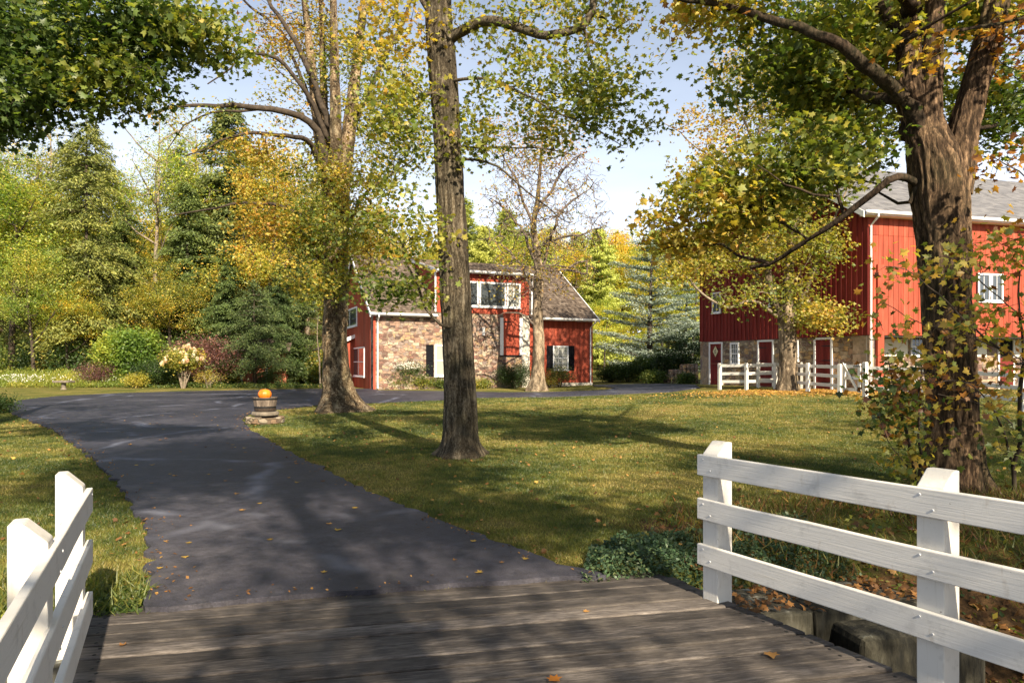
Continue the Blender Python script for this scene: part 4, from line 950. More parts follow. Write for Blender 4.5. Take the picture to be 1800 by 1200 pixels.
def blob(rg, c, r, n, clump=.42, sc=.9):
    out = []; c = np.array(c, float); r = np.array(r, float)
    while sum(len(o) for o in out) < n:
        v = nrm(rg.normal(size=(n*2, 3)))*rg.random((n*2, 1))**(1/2.3); p = c+v*r
        k = fbm(p*sc+c.sum(), 3) > clump; out.append(p[k])
    return np.vstack(out)[:n]
def pblob(rg, px, py, d, rpx, rpy, rd, n, clump=.45, sc=.9): return blob(rg, P(px, py, d), (rpx*d/1200, rd, rpy*d/1200), n, clump, sc)
def trunk(name, pts, rads, mat_, par, sides=72, step=.035, amp=.02, flare=None, seed=1, ridge=9., burl=.03, zs=.9):
    """bark mesh: real furrow relief. rads: list matching pts"""
    pts = np.array(pts, float); sp = catmull(np.hstack([pts, np.array(rads)[:, None]]), step); c = sp[:, :3]; r = sp[:, 3]; k = len(c)
    d = nrm(np.gradient(c, axis=0)); ref = np.array([1., .05, 0.]); u = nrm(np.cross(d, ref)); w = np.cross(u, d)
    a = np.arange(sides)*2*np.pi/sides; ca, sa = np.cos(a), np.sin(a)
    s_ = np.cumsum(np.r_[0, np.linalg.norm(np.diff(c, axis=0), axis=1)])
    A_, S_ = np.meshgrid(a, s_); R_ = np.repeat(r[:, None], sides, 1)
    q = np.stack([np.cos(A_)*R_*ridge+seed*9.1, np.sin(A_)*R_*ridge, S_*zs], -1).reshape(-1, 3)
    q[:, :2] += (fbm(np.stack([q[:, 0]*.3, q[:, 1]*.3, q[:, 2]*2.5], -1), 2)[:, None]-.5)*2.2
    f = 1-np.abs(2*fbm(q, 3)-1)*2.4; f = np.clip(f, -1, 1)
    f2 = fbm(np.stack([np.cos(A_)*R_*2.6+seed, np.sin(A_)*R_*2.6, S_*.8], -1).reshape(-1, 3), 3)-.5
    fine = fbm(q*np.array([3, 3, 9.]), 2)-.5
    rr = R_.ravel()*(1+burl*4*f2)+(-amp*np.clip(f, 0, 1)+fine*amp*.5)*np.minimum(1, R_.ravel()/.2)
    if flare:
        hgt, ext, lobes, ph = flare; ft = np.exp(-(np.maximum(S_-.28, 0)/hgt)*1.7); lb = (.45+.55*np.maximum(0, np.cos(A_*lobes/1.+ph+.6*np.sin(A_*2)))**1.3)
        rr = rr+(ext*ft*lb).ravel()
    rr = rr.reshape(k, sides)
    V = c[:, None]+rr[..., None]*(ca[None, :, None]*u[:, None]+sa[None, :, None]*w[:, None])
    i = np.arange(k-1)[:, None]*sides; j = np.arange(sides)[None]; jn = (j+1) % sides
    F = np.stack([i+j, i+jn, i+sides+jn, i+sides+j], -1).reshape(-1, 4)
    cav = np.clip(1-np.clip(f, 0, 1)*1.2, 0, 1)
    return npmesh(name, V.reshape(-1, 3), F, mat_, par, {'cav': cav}, True)
def joined(objs, name, par):      # merge several trunk pieces into one mesh object
    V = []; F = []; C = []; b = 0
    for o in objs:
        me = o.data; v = np.zeros(len(me.vertices)*3, np.float32); me.vertices.foreach_get('co', v); f = np.zeros(len(me.loops), np.int32); me.loops.foreach_get('vertex_index', f)
        c = np.zeros(len(me.vertices), np.float32); me.attributes['cav'].data.foreach_get('value', c); V.append(v.reshape(-1, 3)); F.append(f.reshape(-1, 4)+b); C.append(c); b += len(me.vertices)
    m = objs[0].data.materials[0]
    for o in objs: bpy.data.objects.remove(o)
    return npmesh(name, np.vstack(V), np.vstack(F), m, par, {'cav': np.concatenate(C)}, True)

# ================= big maple on the right (8.8 m away)
D = 8.8
root = empty('maple_tree', GD(1675, D)-np.array([0, 0, .1]), 'big dark trunked maple on the right, forking above the barn eaves, beside the creek', 'tree')
base = GD(1677, D); pc = [P(1675, 800, D), P(1674, 700, D), P(1666, 580, D), P(1662, 480, D), P(1657, 400, D), P(1650, 330, D), P(1640, 270, D), P(1622, 210, D+.1), P(1604, 160, D+.1), P(1600, 100, D+.1), P(1605, 40, D+.2), P(1608, -120, D+.3), P(1590, -420, D+.5)]
parts = [trunk('t', [base-np.array([0, 0, .35])]+pc, [.38, .335, .315, .305, .31, .32, .335, .30, .25, .21, .15, .12, .10, .05], mBarkDark, None, 96, .03, .035, (.5, .22, 3, .5), 3, 12, .035)]
parts.append(trunk('t', [P(1668, 340, D), P(1680, 290, D), P(1694, 230, D), P(1712, 160, D), P(1731, 90, D), P(1748, 20, D), P(1775, -90, D), P(1800, -330, D+.3)], [.26, .235, .20, .18, .17, .16, .13, .05], mBarkDark, None, 64, .03, .028, None, 5, 12, .03))
parts.append(trunk('t', [P(1627, 250, D), P(1634, 180, D), P(1640, 110, D), P(1642, 40, D), P(1650, -100, D), P(1670, -380, D)], [.2, .16, .13, .12, .10, .04], mBarkDark, None, 48, .035, .02, None, 6, 12, .03))
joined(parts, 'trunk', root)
T = Tree(11, .0045, .48)
T.limb([base]+pc, .3, .05, .25, draw=False); T.limb([P(1668, 340, D), P(1694, 230, D), P(1731, 90, D), P(1748, 20, D), P(1800, -330, D)], .2, .05, .25, draw=False)
T.limb([P(1625, 230, D-.05), P(1590, 172, D-.15), P(1555, 140, D-.3), P(1520, 110, D-.4), P(1480, 75, D-.5), P(1430, 52, D-.5), P(1370, 38, D-.3), P(1290, 16, D), P(1210, 6, D), P(1150, -8, D+.2)], .115, .022, .16, .02)
T.limb([P(1590, 172, D-.1), P(1540, 180, D+.2), P(1500, 168, D+.6), P(1462, 150, D+1.2), P(1400, 150, D+2)], .085, .02, .2, .02)
T.limb([P(1665, 365, D+.12), P(1630, 325, D), P(1592, 303, D-.12), P(1560, 310, D-.3), P(1510, 352, D-.1), P(1450, 398, D+.2), P(1400, 432, D+.5), P(1352, 456, D+.8), P(1320, 462, D+1)], .058, .028, .16, .016)
T.limb([P(1340, 458, D+.9), P(1290, 450, D+1.1), P(1262, 430, D+1.2), P(1230, 428, D+1.4), P(1150, 438, D+1.7)], .028, .01, .2, .015)
T.limb([P(1482, 372, D+.1), P(1476, 345, D), P(1430, 345, D-.3), P(1380, 325, D-.5), P(1330, 290, D-.6)], .026, .008, .2, .015)
T.limb([P(1420, 420, D+.4), P(1360, 375, D+.7), P(1290, 350, D+1.1), P(1210, 335, D+1.5)], .024, .008, .2, .015)
T.limb([P(1600, 355, D), P(1575, 358, D+.3), P(1545, 340, D+.6), P(1538, 322, D+.8)], .03, .01, .2, .01)
T.limb([P(1580, 75, D-.2), P(1620, 62, D-.7), P(1690, 55, D-.9), P(1760, 40, D-.8), P(1830, 25, D-.6)], .026, .014, .2, .01)
T.limb([P(1590, 72, D-.3), P(1640, 42, D-.6), P(1700, 10, D-.9), P(1760, -30, D-1)], .024, .014, .2, .01)
T.limb([P(1700, 225, D), P(1740, 220, D+.3), P(1790, 205, D+.8), P(1860, 210, D+1.2)], .035, .012, .2, .01)
T.limb([P(1740, 60, D), P(1800, -20, D+1), P(1900, -120, D+1.5), P(2050, -260, D+2)], .1, .03, .25)
T.limb([P(1600, 60, D), P(1500, -60, D+1), P(1350, -200, D+2), P(1200, -330, D+2.5)], .1, .03, .25)
T.limb([P(1605, 10, D), P(1520, -160, D-1), P(1400, -380, D-2)], .09, .03, .25); T.limb([P(1760, -60, D), P(1850, -250, D-1.5), P(1950, -420, D-3)], .09, .03, .25)
q = T.rg
T.sprigs(pblob(q, 1400, 110, D+.8, 155, 85, 1.0, 150, .48), .42); T.sprigs(pblob(q, 1490, 90, D+1.2, 120, 95, .8, 120), .36)
T.sprigs(pblob(q, 1270, 20, D+.5, 130, 42, .7, 42), .66); T.sprigs(pblob(q, 1420, 200, D+1.6, 110, 80, .8, 60), .34)
T.sprigs(pblob(q, 1330, 330, D+1.0, 165, 85, .9, 105, .5), .5); T.sprigs(pblob(q, 1230, 400, D+1.2, 100, 55, .8, 60), .62); T.sprigs(pblob(q, 1440, 270, D+.5, 110, 65, 1., 70), .4)
T.sprigs(pblob(q, 1660, 20, D+1.3, 130, 70, .9, 115), .46); T.sprigs(pblob(q, 1745, 170, D+1, 90, 110, .9, 85), .36); T.sprigs(pblob(q, 1790, 70, D-.4, 60, 80, .7, 55), .80)
T.sprigs(pblob(q, 1540, 230, D+1.2, 60, 80, .7, 30), .4); T.sprigs(pblob(q, 1640, 110, D-.8, 45, 20, .2, 4), .66)
T.sprigs(blob(q, P(1650, -260, D), (4.6, 4.2, 2.3), 330), .5, step=.35); T.sprigs(blob(q, P(1500, -120, D+.3), (4.0, 4.0, 1.2), 130), .5, step=.35)
T.wood('branches', mLimb, root); T.leafy('crown', mLeaf, root, 26, .21, .088, 'maple', .1, svar=.5, keep=lambda E: ~((E[:, 0] > 4.95) & (E[:, 0] < 6.45) & (E[:, 1] < 9.15) & (E[:, 2] > 3.2) & (E[:, 2] < 6.0) & (np.arange(len(E)) % 14 != 0)))

# ================= straight maple in the middle (12 m away)
D = 12.15
root = empty('maple_tree', GD(810, D), 'tall straight maple with finely ridged grey bark standing on the lawn in the middle', 'tree')
base = GD(810, D); pc = [P(809, 740, D), P(808, 680, D), P(803, 560, D), P(797, 440, D), P(790, 320, D), P(785, 220, D), P(778, 120, D), P(772, 40, D), P(768, -60, D), P(770, -250, D+.3), P(800, -480, D+.5), P(830, -700, D+.5)]
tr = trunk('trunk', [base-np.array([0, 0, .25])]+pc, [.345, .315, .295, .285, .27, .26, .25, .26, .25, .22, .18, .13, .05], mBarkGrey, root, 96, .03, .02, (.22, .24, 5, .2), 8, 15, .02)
T = Tree(21, .0045, .48); T.limb([base]+pc, .25, .05, .25, draw=False)
T.limb([P(790, 72, D), P(815, 55, D-.2), P(835, 40, D-.3), P(880, 42, D-.5), P(930, 52, D-.6), P(980, 56, D-.7), P(1030, 42, D-.8), P(1050, 15, D-.8), P(1060, -40, D-.8)], .10, .055, .16, .022)
T.limb([P(780, 60, D), P(755, 20, D-.1), P(735, -20, D-.2), P(700, -120, D)], .055, .03, .2, .01)
T.limb([P(1030, 60, D-.8), P(1034, 95, D-.8), P(1050, 135, D-.9), P(1075, 190, D-.9)], .022, .008, .2, .02)
T.limb([P(788, 145, D), P(850, 138, D-.6), P(900, 155, D-.9), P(960, 190, D-1.1), P(1030, 220, D-1.2), P(1090, 260, D-1.2)], .034, .008, .2, .015)
T.limb([P(790, 258, D), P(850, 260, D+.5), P(930, 262, D+1), P(1010, 275, D+1.4)], .03, .008, .2, .015)
T.limb([P(792, 280, D), P(850, 285, D-.4), P(900, 320, D-.6), P(960, 365, D-.8), P(1000, 395, D-1)], .03, .007, .2, .02)
T.limb([P(790, 190, D), P(760, 165, D-.5), P(720, 180, D-.8), P(690, 215, D-1), P(700, 240, D-1)], .035, .01, .2, .015)
T.limb([P(800, 575, D-.2), P(775, 568, D-.4), P(748, 540, D-.5), P(735, 505, D-.6), P(718, 470, D-.7), P(708, 430, D-.8)], .032, .013, .15, .01)
T.limb([P(735, 505, D-.6), P(700, 500, D-.7), P(660, 505, D-.8)], .012, .006, .15, .01); T.limb([P(710, 440, D-.8), P(670, 400, D-.9), P(640, 395, D-1)], .012, .006, .15, .01)
T.limb([P(770, -40, D), P(860, -200, D-1.5), P(960, -330, D-2.5)], .1, .03); T.limb([P(770, -80, D), P(660, -230, D-1), P(560, -380, D-1.5)], .1, .03); T.limb([P(775, -200, D), P(820, -380, D+2), P(900, -520, D+3)], .09, .03)
q = T.rg
T.sprigs(pblob(q, 960, 40, D-.3, 200, 60, .9, 90, .48, 1.2), .58); T.sprigs(pblob(q, 1000, 140, D-1, 150, 60, .9, 70, .5, 1.2), .52)
T.sprigs(pblob(q, 1080, 190, D-1, 85, 75, .7, 60, .45, 1.2), .44); T.sprigs(pblob(q, 860, 190, D-.3, 70, 110, .8, 50), .48); T.sprigs(pblob(q, 930, 225, D+.9, 110, 40, .8, 36), .5)
T.sprigs(pblob(q, 700, 200, D-.6, 75, 130, .9, 85), .55); T.sprigs(pblob(q, 690, 60, D-.2, 90, 60, .9, 50), .62)
T.sprigs(pblob(q, 700, 395, D-.8, 80, 75, .5, 62), .5); T.sprigs(pblob(q, 700, 500, D-.7, 80, 42, .35, 40), .42)
T.sprigs(blob(q, P(790, -350, D), (4.6, 4.4, 3.0), 240), .5, step=.35)
T.wood('branches', mBarkGrey, root); T.leafy('crown', mLeaf, root, 19, .21, .083, 'maple', .09, svar=.5)
for (px, py) in ((775, 158), (800, 250), (770, 510), (782, 372), (800, 460), (845, 430)): pass

# ================= old maple with flared base (24 m away)
D = 24
root = empty('maple_tree', G(597, 722), 'old thick maple with a flared lichen patched base on the lawn left of the house', 'tree')
base = G(597, 722); D = base[1]
pc = [P(594, 690, D), P(591, 650, D), P(589, 600, D), P(590, 540, D), P(590, 470, D), P(588, 400, D), P(590, 340, D), P(594, 290, D)]
parts = [trunk('t', [base-np.array([0, 0, .3])]+pc, [.66, .52, .455, .43, .42, .42, .43, .43, .33], mBarkPatch, None, 96, .05, .04, (.55, .6, 3, 2.0), 9, 4.5, .06, .7)]
for pts_, r0_, r1_ in (([P(583, 370, D), P(572, 300, D), P(560, 230, D), P(548, 120, D), P(535, 0, D), P(520, -150, D)], .26, .07), ([P(600, 330, D), P(612, 240, D+.3), P(625, 130, D+.5), P(640, 0, D+.7), P(655, -170, D+.8)], .3, .07),
                    ([P(592, 310, D), P(590, 220, D-.3), P(588, 110, D-.4), P(586, -10, D-.5), P(590, -170, D-.5)], .24, .07), ([P(578, 320, D), P(570, 200, D+.5), P(567, 90, D+.8), P(562, -40, D+1)], .2, .06)):
    parts.append(trunk('t', pts_, list(np.linspace(r0_, r1_, len(pts_))), mBarkPatch, None, 36, .09, .02, None, len(parts)*3, 5, .03))
joined(parts, 'trunk', root)
T = Tree(31, .007, .48); T.limb([base]+pc, .4, .3, .4, draw=False)
for pts_ in ([P(583, 370, D), P(560, 230, D), P(548, 120, D), P(535, 0, D), P(520, -150, D)], [P(600, 330, D), P(625, 130, D+.5), P(640, 0, D+.7), P(655, -170, D+.8)], [P(592, 310, D), P(588, 110, D-.4), P(590, -170, D-.5)]): T.limb(pts_, .2, .06, .4, draw=False)
T.limb([P(575, 300, D), P(550, 228, D-.5), P(515, 205, D-1), P(467, 192, D-1.6), P(400, 188, D-2), P(333, 186, D-2.2), P(285, 193, D-2.3), P(245, 204, D-2.4)], .16, .03, .3, .03)
T.limb([P(467, 192, D-1.6), P(420, 200, D-1.8), P(370, 202, D-2), P(320, 222, D-2), P(290, 260, D-2)], .05, .015, .3, .03)
T.limb([P(578, 340, D), P(547, 262, D-1), P(515, 248, D-2), P(483, 243, D-2.6), P(440, 241, D-3), P(400, 248, D-3.3), P(360, 266, D-3.5), P(325, 280, D-3.6)], .13, .02, .3, .03)
T.limb([P(580, 420, D), P(540, 385, D-1), P(510, 362, D-2), P(477, 351, D-2.6), P(430, 350, D-3), P(383, 357, D-3.3), P(335, 368, D-3.5), P(300, 375, D-3.6)], .09, .02, .3, .03)
T.limb([P(580, 250, D), P(547, 182, D-.5), P(520, 135, D-1), P(500, 105, D-1.2), P(465, 92, D-1.5), P(425, 92, D-1.6), P(395, 110, D-1.8), P(355, 140, D-2)], .11, .02, .3, .03)
T.limb([P(575, 220, D), P(545, 140, D-.3), P(505, 60, D-.6), P(470, 0, D-.6), P(440, -80, D-.6)], .12, .04, .3, .03); T.limb([P(560, 250, D), P(530, 150, D+.6), P(490, 60, D+1), P(440, 15, D+1.2), P(400, -30, D+1.3)], .09, .03, .3, .03)
T.limb([P(600, 300, D), P(635, 200, D+.5), P(680, 100, D+1), P(730, 0, D+1.3), P(770, -80, D+1.5)], .13, .04, .3, .03); T.limb([P(598, 420, D), P(640, 345, D-.6), P(690, 305, D-1), P(735, 275, D-1.2)], .08, .02, .3, .03)
T.limb([P(592, 480, D), P(550, 440, D-1.5), P(520, 410, D-2.2), P(480, 395, D-2.6), P(440, 400, D-2.8)], .07, .02, .3, .03)
q = T.rg
for a in ((560, 40, 1.2, 120, 60, 2, 105, .68), (640, 130, 1, 90, 110, 2, 135, .54), (520, 150, .5, 80, 90, 1.5, 45, .66), (470, 60, -.5, 70, 60, 1.5, 30, .7), (690, 240, .3, 80, 110, 1.5, 130, .5), (520, 300, .3, 80, 60, 1.4, 70, .58), (440, 270, -2.6, 70, 40, 1, 50, .66),
          (610, 330, -1, 80, 80, 1.0, 130, .5), (570, 420, -1.6, 80, 70, 1.2, 150, .5), (650, 420, -.9, 70, 70, 1.2, 100, .58), (480, 400, -2.6, 80, 40, 1, 70, .68), (600, 500, -1.4, 60, 35, .8, 50, .5), (535, 500, -1.8, 45, 35, .8, 32, .62), (330, 200, -2.2, 70, 30, .8, 16, .6)):
    T.sprigs(pblob(q, a[0], a[1], D+a[2], a[3], a[4], a[5], a[6], .43, .7), a[7], step=.35)
T.sprigs(blob(q, P(590, -180, D), (5.5, 5, 3.2), 320), .7, step=.5)
T.wood('branches', mTwig, root); T.leafy('crown', mLeaf, root, 20, .30, .105, 'star', .1, svar=.5)

# ================= overhead maple top left (trunk just outside the frame)
root = empty('maple_tree', GD(-420, 9.5), 'maple with dense dark green leaves overhanging the top left corner', 'tree')
b0 = GD(-420, 9.5); x0, y0 = b0[0], b0[1]
pc = [b0+np.array([0, 0, 1.5]), b0+np.array([.1, 0, 4]), b0+np.array([.3, 0, 7]), b0+np.array([.2, .2, 11])]
trunk('trunk', [b0-np.array([0, 0, .3])]+pc, [.5, .4, .36, .28, .08], mBarkDark, root, 60, .06, .03, (.5, .4, 4, 1), 12)
T = Tree(41, .0045, .48); T.limb([b0]+pc, .3, .08, .3, draw=False)
T.limb([b0+np.array([.1, 0, 3.6]), P(-150, 120, 9.3), P(0, 60, 9), P(120, 40, 8.8), P(250, 40, 8.6), P(360, 60, 8.5)], .13, .02, .25, .02)
T.limb([b0+np.array([.1, 0, 4.6]), P(-100, -60, 9), P(60, -20, 8.6), P(200, -30, 8.4)], .12, .02, .25, .02); T.limb([b0+np.array([.1, 0, 3]), P(-180, 230, 9), P(-60, 190, 8.6), P(60, 170, 8.4)], .09, .015, .25, .02)
q = T.rg
for a in ((60, 60, 8.6, 130, 75, 1.3, 180, .14), (230, 50, 8.5, 120, 60, 1.0, 120, .2), (350, 60, 8.4, 75, 45, .7, 44, .42), (50, 165, 8.4, 90, 60, .8, 85, .2), (200, 150, 8.4, 95, 50, .7, 62, .34), (-120, 100, 9, 120, 120, 1.5, 110, .2), (10, 215, 8.3, 45, 30, .4, 24, .2)):
    T.sprigs(pblob(q, a[0], a[1], a[2], a[3], a[4], a[5], a[6], .4, 1.3), a[7], step=.25)
T.sprigs(blob(q, b0+np.array([.5, 0, 8.5]), (4.2, 4.2, 3), 260), .3, step=.4)
T.wood('branches', mTwig, root); T.leafy('crown', mLeaf, root, 34, .2, .074, 'maple', .09, svar=.5)

# ================= yellow maple by the paddock fence (29 m away)
base = G(1384, 686.5); D = base[1]
root = empty('maple_tree', base, 'pale trunked yellow leaved maple growing in the paddock fence in front of the barn', 'tree')
pc = [P(1385, 660, D), P(1385, 620, D), P(1384, 580, D), P(1383, 555, D), P(1380, 530, D)]
parts = [trunk('t', [base-np.array([0, 0, .2])]+pc, [.46, .40, .38, .39, .42, .34], mBarkLight, None, 60, .05, .035, (.4, .16, 4, 1), 15, 7, .04)]
fk = [([P(1378, 565, D), P(1360, 530, D-.2), P(1350, 480, D-.3), P(1345, 400, D), P(1330, 300, D), P(1340, 190, D), P(1350, 90, D)], .2, .04), ([P(1385, 560, D), P(1385, 490, D), P(1395, 420, D+.2), P(1400, 330, D+.3), P(1420, 220, D+.3), P(1430, 130, D)], .24, .04), ([P(1390, 565, D), P(1412, 520, D), P(1432, 470, D-.3), P(1460, 400, D-.4), P(1490, 330, D-.5)], .16, .03)]
for pts_, a, b in fk: parts.append(trunk('t', pts_, list(np.linspace(a, b, len(pts_))), mBarkLight, None, 24, .1, .01, None, len(parts), 5))
joined(parts, 'trunk', root)
T = Tree(51, .009, .48); T.limb([base]+pc, .35, .3, .4, draw=False)
for pts_, a, b in fk: T.limb(pts_, a, b, .4, draw=False)
T.limb([P(1372, 560, D), P(1345, 540, D-.5), P(1320, 532, D-1), P(1280, 540, D-1.2), P(1240, 520, D-1.4), P(1200, 480, D-1.5)], .08, .02, .3, .03); T.limb([P(1350, 500, D), P(1310, 470, D), P(1260, 450, D), P(1210, 440, D)], .07, .02, .3, .03)
T.limb([P(1340, 360, D), P(1290, 300, D+.3), P(1240, 260, D+.5), P(1200, 230, D+.5), P(1180, 220, D+.5)], .08, .02, .3, .04); T.limb([P(1335, 280, D), P(1300, 200, D), P(1270, 150, D), P(1255, 110, D)], .07, .02, .3, .04)
q = T.rg
for a in ((1330, 130, 0, 85, 75, 2, 125, .62), (1400, 200, 0, 110, 70, 2, 210, .55), (1240, 225, .5, 65, 65, 1.3, 60, .68), (1220, 320, 0, 60, 60, 1.5, 46, .66), (1330, 330, 0, 120, 90, 2.5, 230, .52), (1470, 250, .5, 80, 90, 2, 140, .56), (1265, 440, -1, 100, 55, 1.5, 125, .6), (1200, 470, -1.4, 60, 35, 1, 45, .62),
          (1390, 440, -.6, 85, 65, 1.8, 150, .54), (1450, 430, 0, 40, 50, 1.2, 34, .6), (1320, 520, -1, 90, 28, 1.2, 40, .5), (1450, 555, -.8, 55, 32, 1.2, 85, .56), (1390, 500, .4, 50, 40, 1.2, 30, .56)):
    T.sprigs(pblob(q, a[0], a[1], D+a[2], a[3], a[4], a[5], a[6], .42, .6), a[7], step=.4)
T.wood('branches', mTwigPale, root); T.leafy('crown', mLeaf, root, 17, .38, .15, 'star', .09)

mTwigMid = M_noise('grey_twig_bark', [(.3, (.06, .045, .035)), (.7, (.19, .15, .12))], 9, rough=.9)
# ================= bare slender tree against the house
base = G(944, 686.5); D = base[1]
root = empty('bare_tree', base, 'nearly leafless slender tree with a fine twiggy crown in front of the house', 'tree')
pc = [P(946, 640, D), P(947, 600, D), P(945, 550, D), P(947, 500, D), P(945, 450, D), P(938, 400, D), P(945, 350, D), P(950, 290, D), P(955, 230, D)]
trunk('trunk', [base-np.array([0, 0, .2])]+pc, [.46, .34, .31, .29, .26, .22, .17, .13, .08, .03], mBarkLight, root, 40, .07, .018, (.5, .22, 4, .3), 18, 5)
T = Tree(61, .0115, .42); T.limb([base]+pc, .3, .03, .3, draw=False)
for pts_ in ([(947, 500), (962, 440), (978, 400), (1000, 360), (1040, 330)], [(947, 540), (930, 490), (905, 450), (880, 430), (840, 425)], [(945, 470), (925, 420), (900, 380), (870, 350)], [(946, 440), (975, 420), (1020, 410), (1065, 400)], [(940, 400), (925, 350), (910, 300), (880, 260)], [(945, 370), (975, 320), (1000, 280), (1020, 260)], [(947, 560), (965, 520), (1000, 500), (1030, 505)], [(946, 580), (925, 560), (900, 550), (875, 555)], [(948, 470), (990, 470), (1030, 480)]):
    T.limb([P(a, b, D+T.rg.normal()*.4*(i > 0)-.5*(i > 1)) for i, (a, b) in enumerate(pts_)], .085, .012, .3, .05)
q = T.rg
T.sprigs(pblob(q, 958, 370, D, 122, 120, 3.4, 1700, .3), .7, step=.35, arch=.04); T.sprigs(pblob(q, 955, 480, D-.6, 105, 55, 2.2, 520, .3), .7, step=.35, arch=.04); n1 = len(T.ends)
T.sprigs(pblob(q, 930, 250, D, 105, 60, 2.6, 230, .4), .8, step=.35)
T.wood('branches', mTwigMid, root); 
T.leafy('crown', mLeaf, root, 9, .35, .13, 'star', .12, keep=lambda E: (np.random.default_rng(3).random(len(E)) < np.where(np.arange(len(E)) >= n1, .9, .12)))
# ------------------------------------------------------------------ wood behind: one of each kind, then copies
def copy_tree(o, loc, rz=0, sc=1, tint=(1, 1, 1), label=None):
    c = o.copy(); COL.objects.link(c); c.location = [float(v) for v in loc]; c.rotation_euler = (0, 0, rz); c.scale = (sc,)*3 if np.isscalar(sc) else sc
    if label: c['label'] = label
    for ch in list(o.children):
        d_ = ch.copy(); COL.objects.link(d_); d_.parent = c; d_.color = (*tint, 1)
        for g_ in list(ch.children): e_ = g_.copy(); COL.objects.link(e_); e_.parent = d_
    return c
O3 = np.zeros(3)
def broad(seed, h, r, hue, n=420, per=34, size=.2, bare=.3, trunk_r=.28, barkm=None, hv=.09, open_=.43, shape=(1, 1), mat_=None, name='broadleaf_tree', pale=False):
    root = empty(name, O3, 'x', 'tree', 'trees of the wood'); T = Tree(seed, .013, .47); q = T.rg
    lean = q.normal(size=2)*h*.02; pts_ = [np.array([0, 0, -.4]), np.array([lean[0]*.3, lean[1]*.3, h*.3]), np.array([lean[0], lean[1], h*.6]), np.array([lean[0]*1.6, lean[1]*1.2, h*.93])]
    T.limb(pts_, trunk_r, .03, .6, .02)
    for i in range(7):
        z = h*(bare+.07*i); a = q.random()*math.tau; f = catmull(pts_, .5); s0 = f[min(len(f)-1, int(z/.5))]
        L_ = r*q.uniform(.6, .95); T.limb([s0, s0+np.array([math.cos(a)*L_*.5, math.sin(a)*L_*.5, L_*.35]), s0+np.array([math.cos(a)*L_, math.sin(a)*L_, L_*.9])], trunk_r*.33, .02, .5, .06)
    nb = 9; tot = 0
    for i in range(nb):
        a = q.random()*math.tau; f = q.uniform(0, 1); z = h*(bare+.12+(.92-bare-.12)*f); rr = r*(math.sin(math.pi*min(1, .25+.75*f)))*shape[0]*.62
        T.sprigs(blob(q, (math.cos(a)*rr, math.sin(a)*rr, z), (r*.55, r*.55, h*.12), n//nb, open_, .45), hue+q.normal()*.05, step=.6)
    T.wood('trunk', barkm or mTwig, root, .05); T.leafy('crown', mat_ or mLeaf, root, per, .48, size, 'oval', hv)
    return root
def conifer(seed, h, r, hue, dens=1.0, size=.34, droop=.35, bare=.08, mat_=None, barkm=None, name='conifer_tree', plate=False, gap=.0, trunk_r=.24, top=.5):
    root = empty(name, O3, 'x', 'tree', 'trees of the wood'); q = np.random.default_rng(seed); mb = MB()
    mb.tube([(0, 0, -.4), (0, 0, h*.4), (q.normal()*.1, q.normal()*.1, h)], [trunk_r, trunk_r*.62, .02], 9)
    C = []; Nn = []; Ax = []; Hu = []; z = h*bare; BR_ = MB()
    while z < h*.985:
        f = (h-z)/(h*(1-bare)); m = q.integers(4, 7)
        for i in range(m):
            if q.random() < gap: continue
            a = q.random()*math.tau; L_ = r*(f**.6)*q.uniform(.4, 1.12)+.15; k = int((14 if plate else 13)*L_*dens)+4
            dr = droop*q.uniform(.6, 1.3); s_ = q.random(k)**.7
            bx = np.stack([math.cos(a)*L_*s_, math.sin(a)*L_*s_, z+(.22*s_-dr*s_**2)*L_], -1)
            if L_ > .8: BR_.tube([(0, 0, z), (math.cos(a)*L_*.5, math.sin(a)*L_*.5, z+(.11-dr*.25)*L_), (math.cos(a)*L_*.92, math.sin(a)*L_*.92, z+(.2-dr*.85)*L_)], [.05, .03, .008], 4, caps=False)
            side = q.normal(size=k)*L_*.17*(1-.5*s_); bx[:, 0] += -math.sin(a)*side; bx[:, 1] += math.cos(a)*side; bx[:, 2] += q.normal(size=k)*(.05 if plate else .10)-np.abs(side)*.25*(not plate)
            for rep in range(3):
                C.append(bx+q.normal(size=(k, 3))*(.14, .14, .04 if plate else .1)); ax = np.stack([np.cos(a+q.normal(size=k)*.9), np.sin(a+q.normal(size=k)*.9), q.normal(size=k)*.3-(.0 if plate else .45)], -1); Ax.append(ax)
                Nn.append(np.stack([q.normal(size=k)*.5, q.normal(size=k)*.5, np.ones(k)*(1 if plate else .7)], -1)); Hu.append(hue+q.normal(size=k)*.16+(s_-.5)*.35)
        z += (.40 if not plate else .62)*q.uniform(.7, 1.3)
    mb.build('trunk', barkm or mTwig, root, smooth=True); BR_.build('branches', mTwig, root)
    C = np.vstack(C); Ax = np.vstack(Ax); Nn = np.vstack(Nn); T_, F_ = _leafshape('needle'); 
    w = nrm(Ax); u = nrm(np.cross(w, Nn)); sz = (size*q.uniform(.6, 1.3, len(C)))[:, None, None]
    V = C[:, None]+sz*(T_[None, :, 0:1]*u[:, None]*1.6+T_[None, :, 1:2]*w[:, None]+T_[None, :, 2:3]*np.cross(u, w)[:, None])
    FF = (F_[None]+(np.arange(len(C))*len(T_))[:, None, None]).reshape(-1, 3)
    npmesh('crown', V.reshape(-1, 3), FF, mat_ or mNeedle, root, {'rnd': np.repeat(q.random(len(C)), 4), 'hue': np.repeat(np.clip(np.concatenate(Hu), 0, 1), 4)})
    return root
K = {}
K['yel'] = broad(101, 17, 5.0, .54, 460, 36, .2); K['grn'] = broad(102, 16, 5.2, .46, 460, 36, .2, hv=.1); K['org'] = broad(103, 18, 4.8, .69, 430, 32, .2)
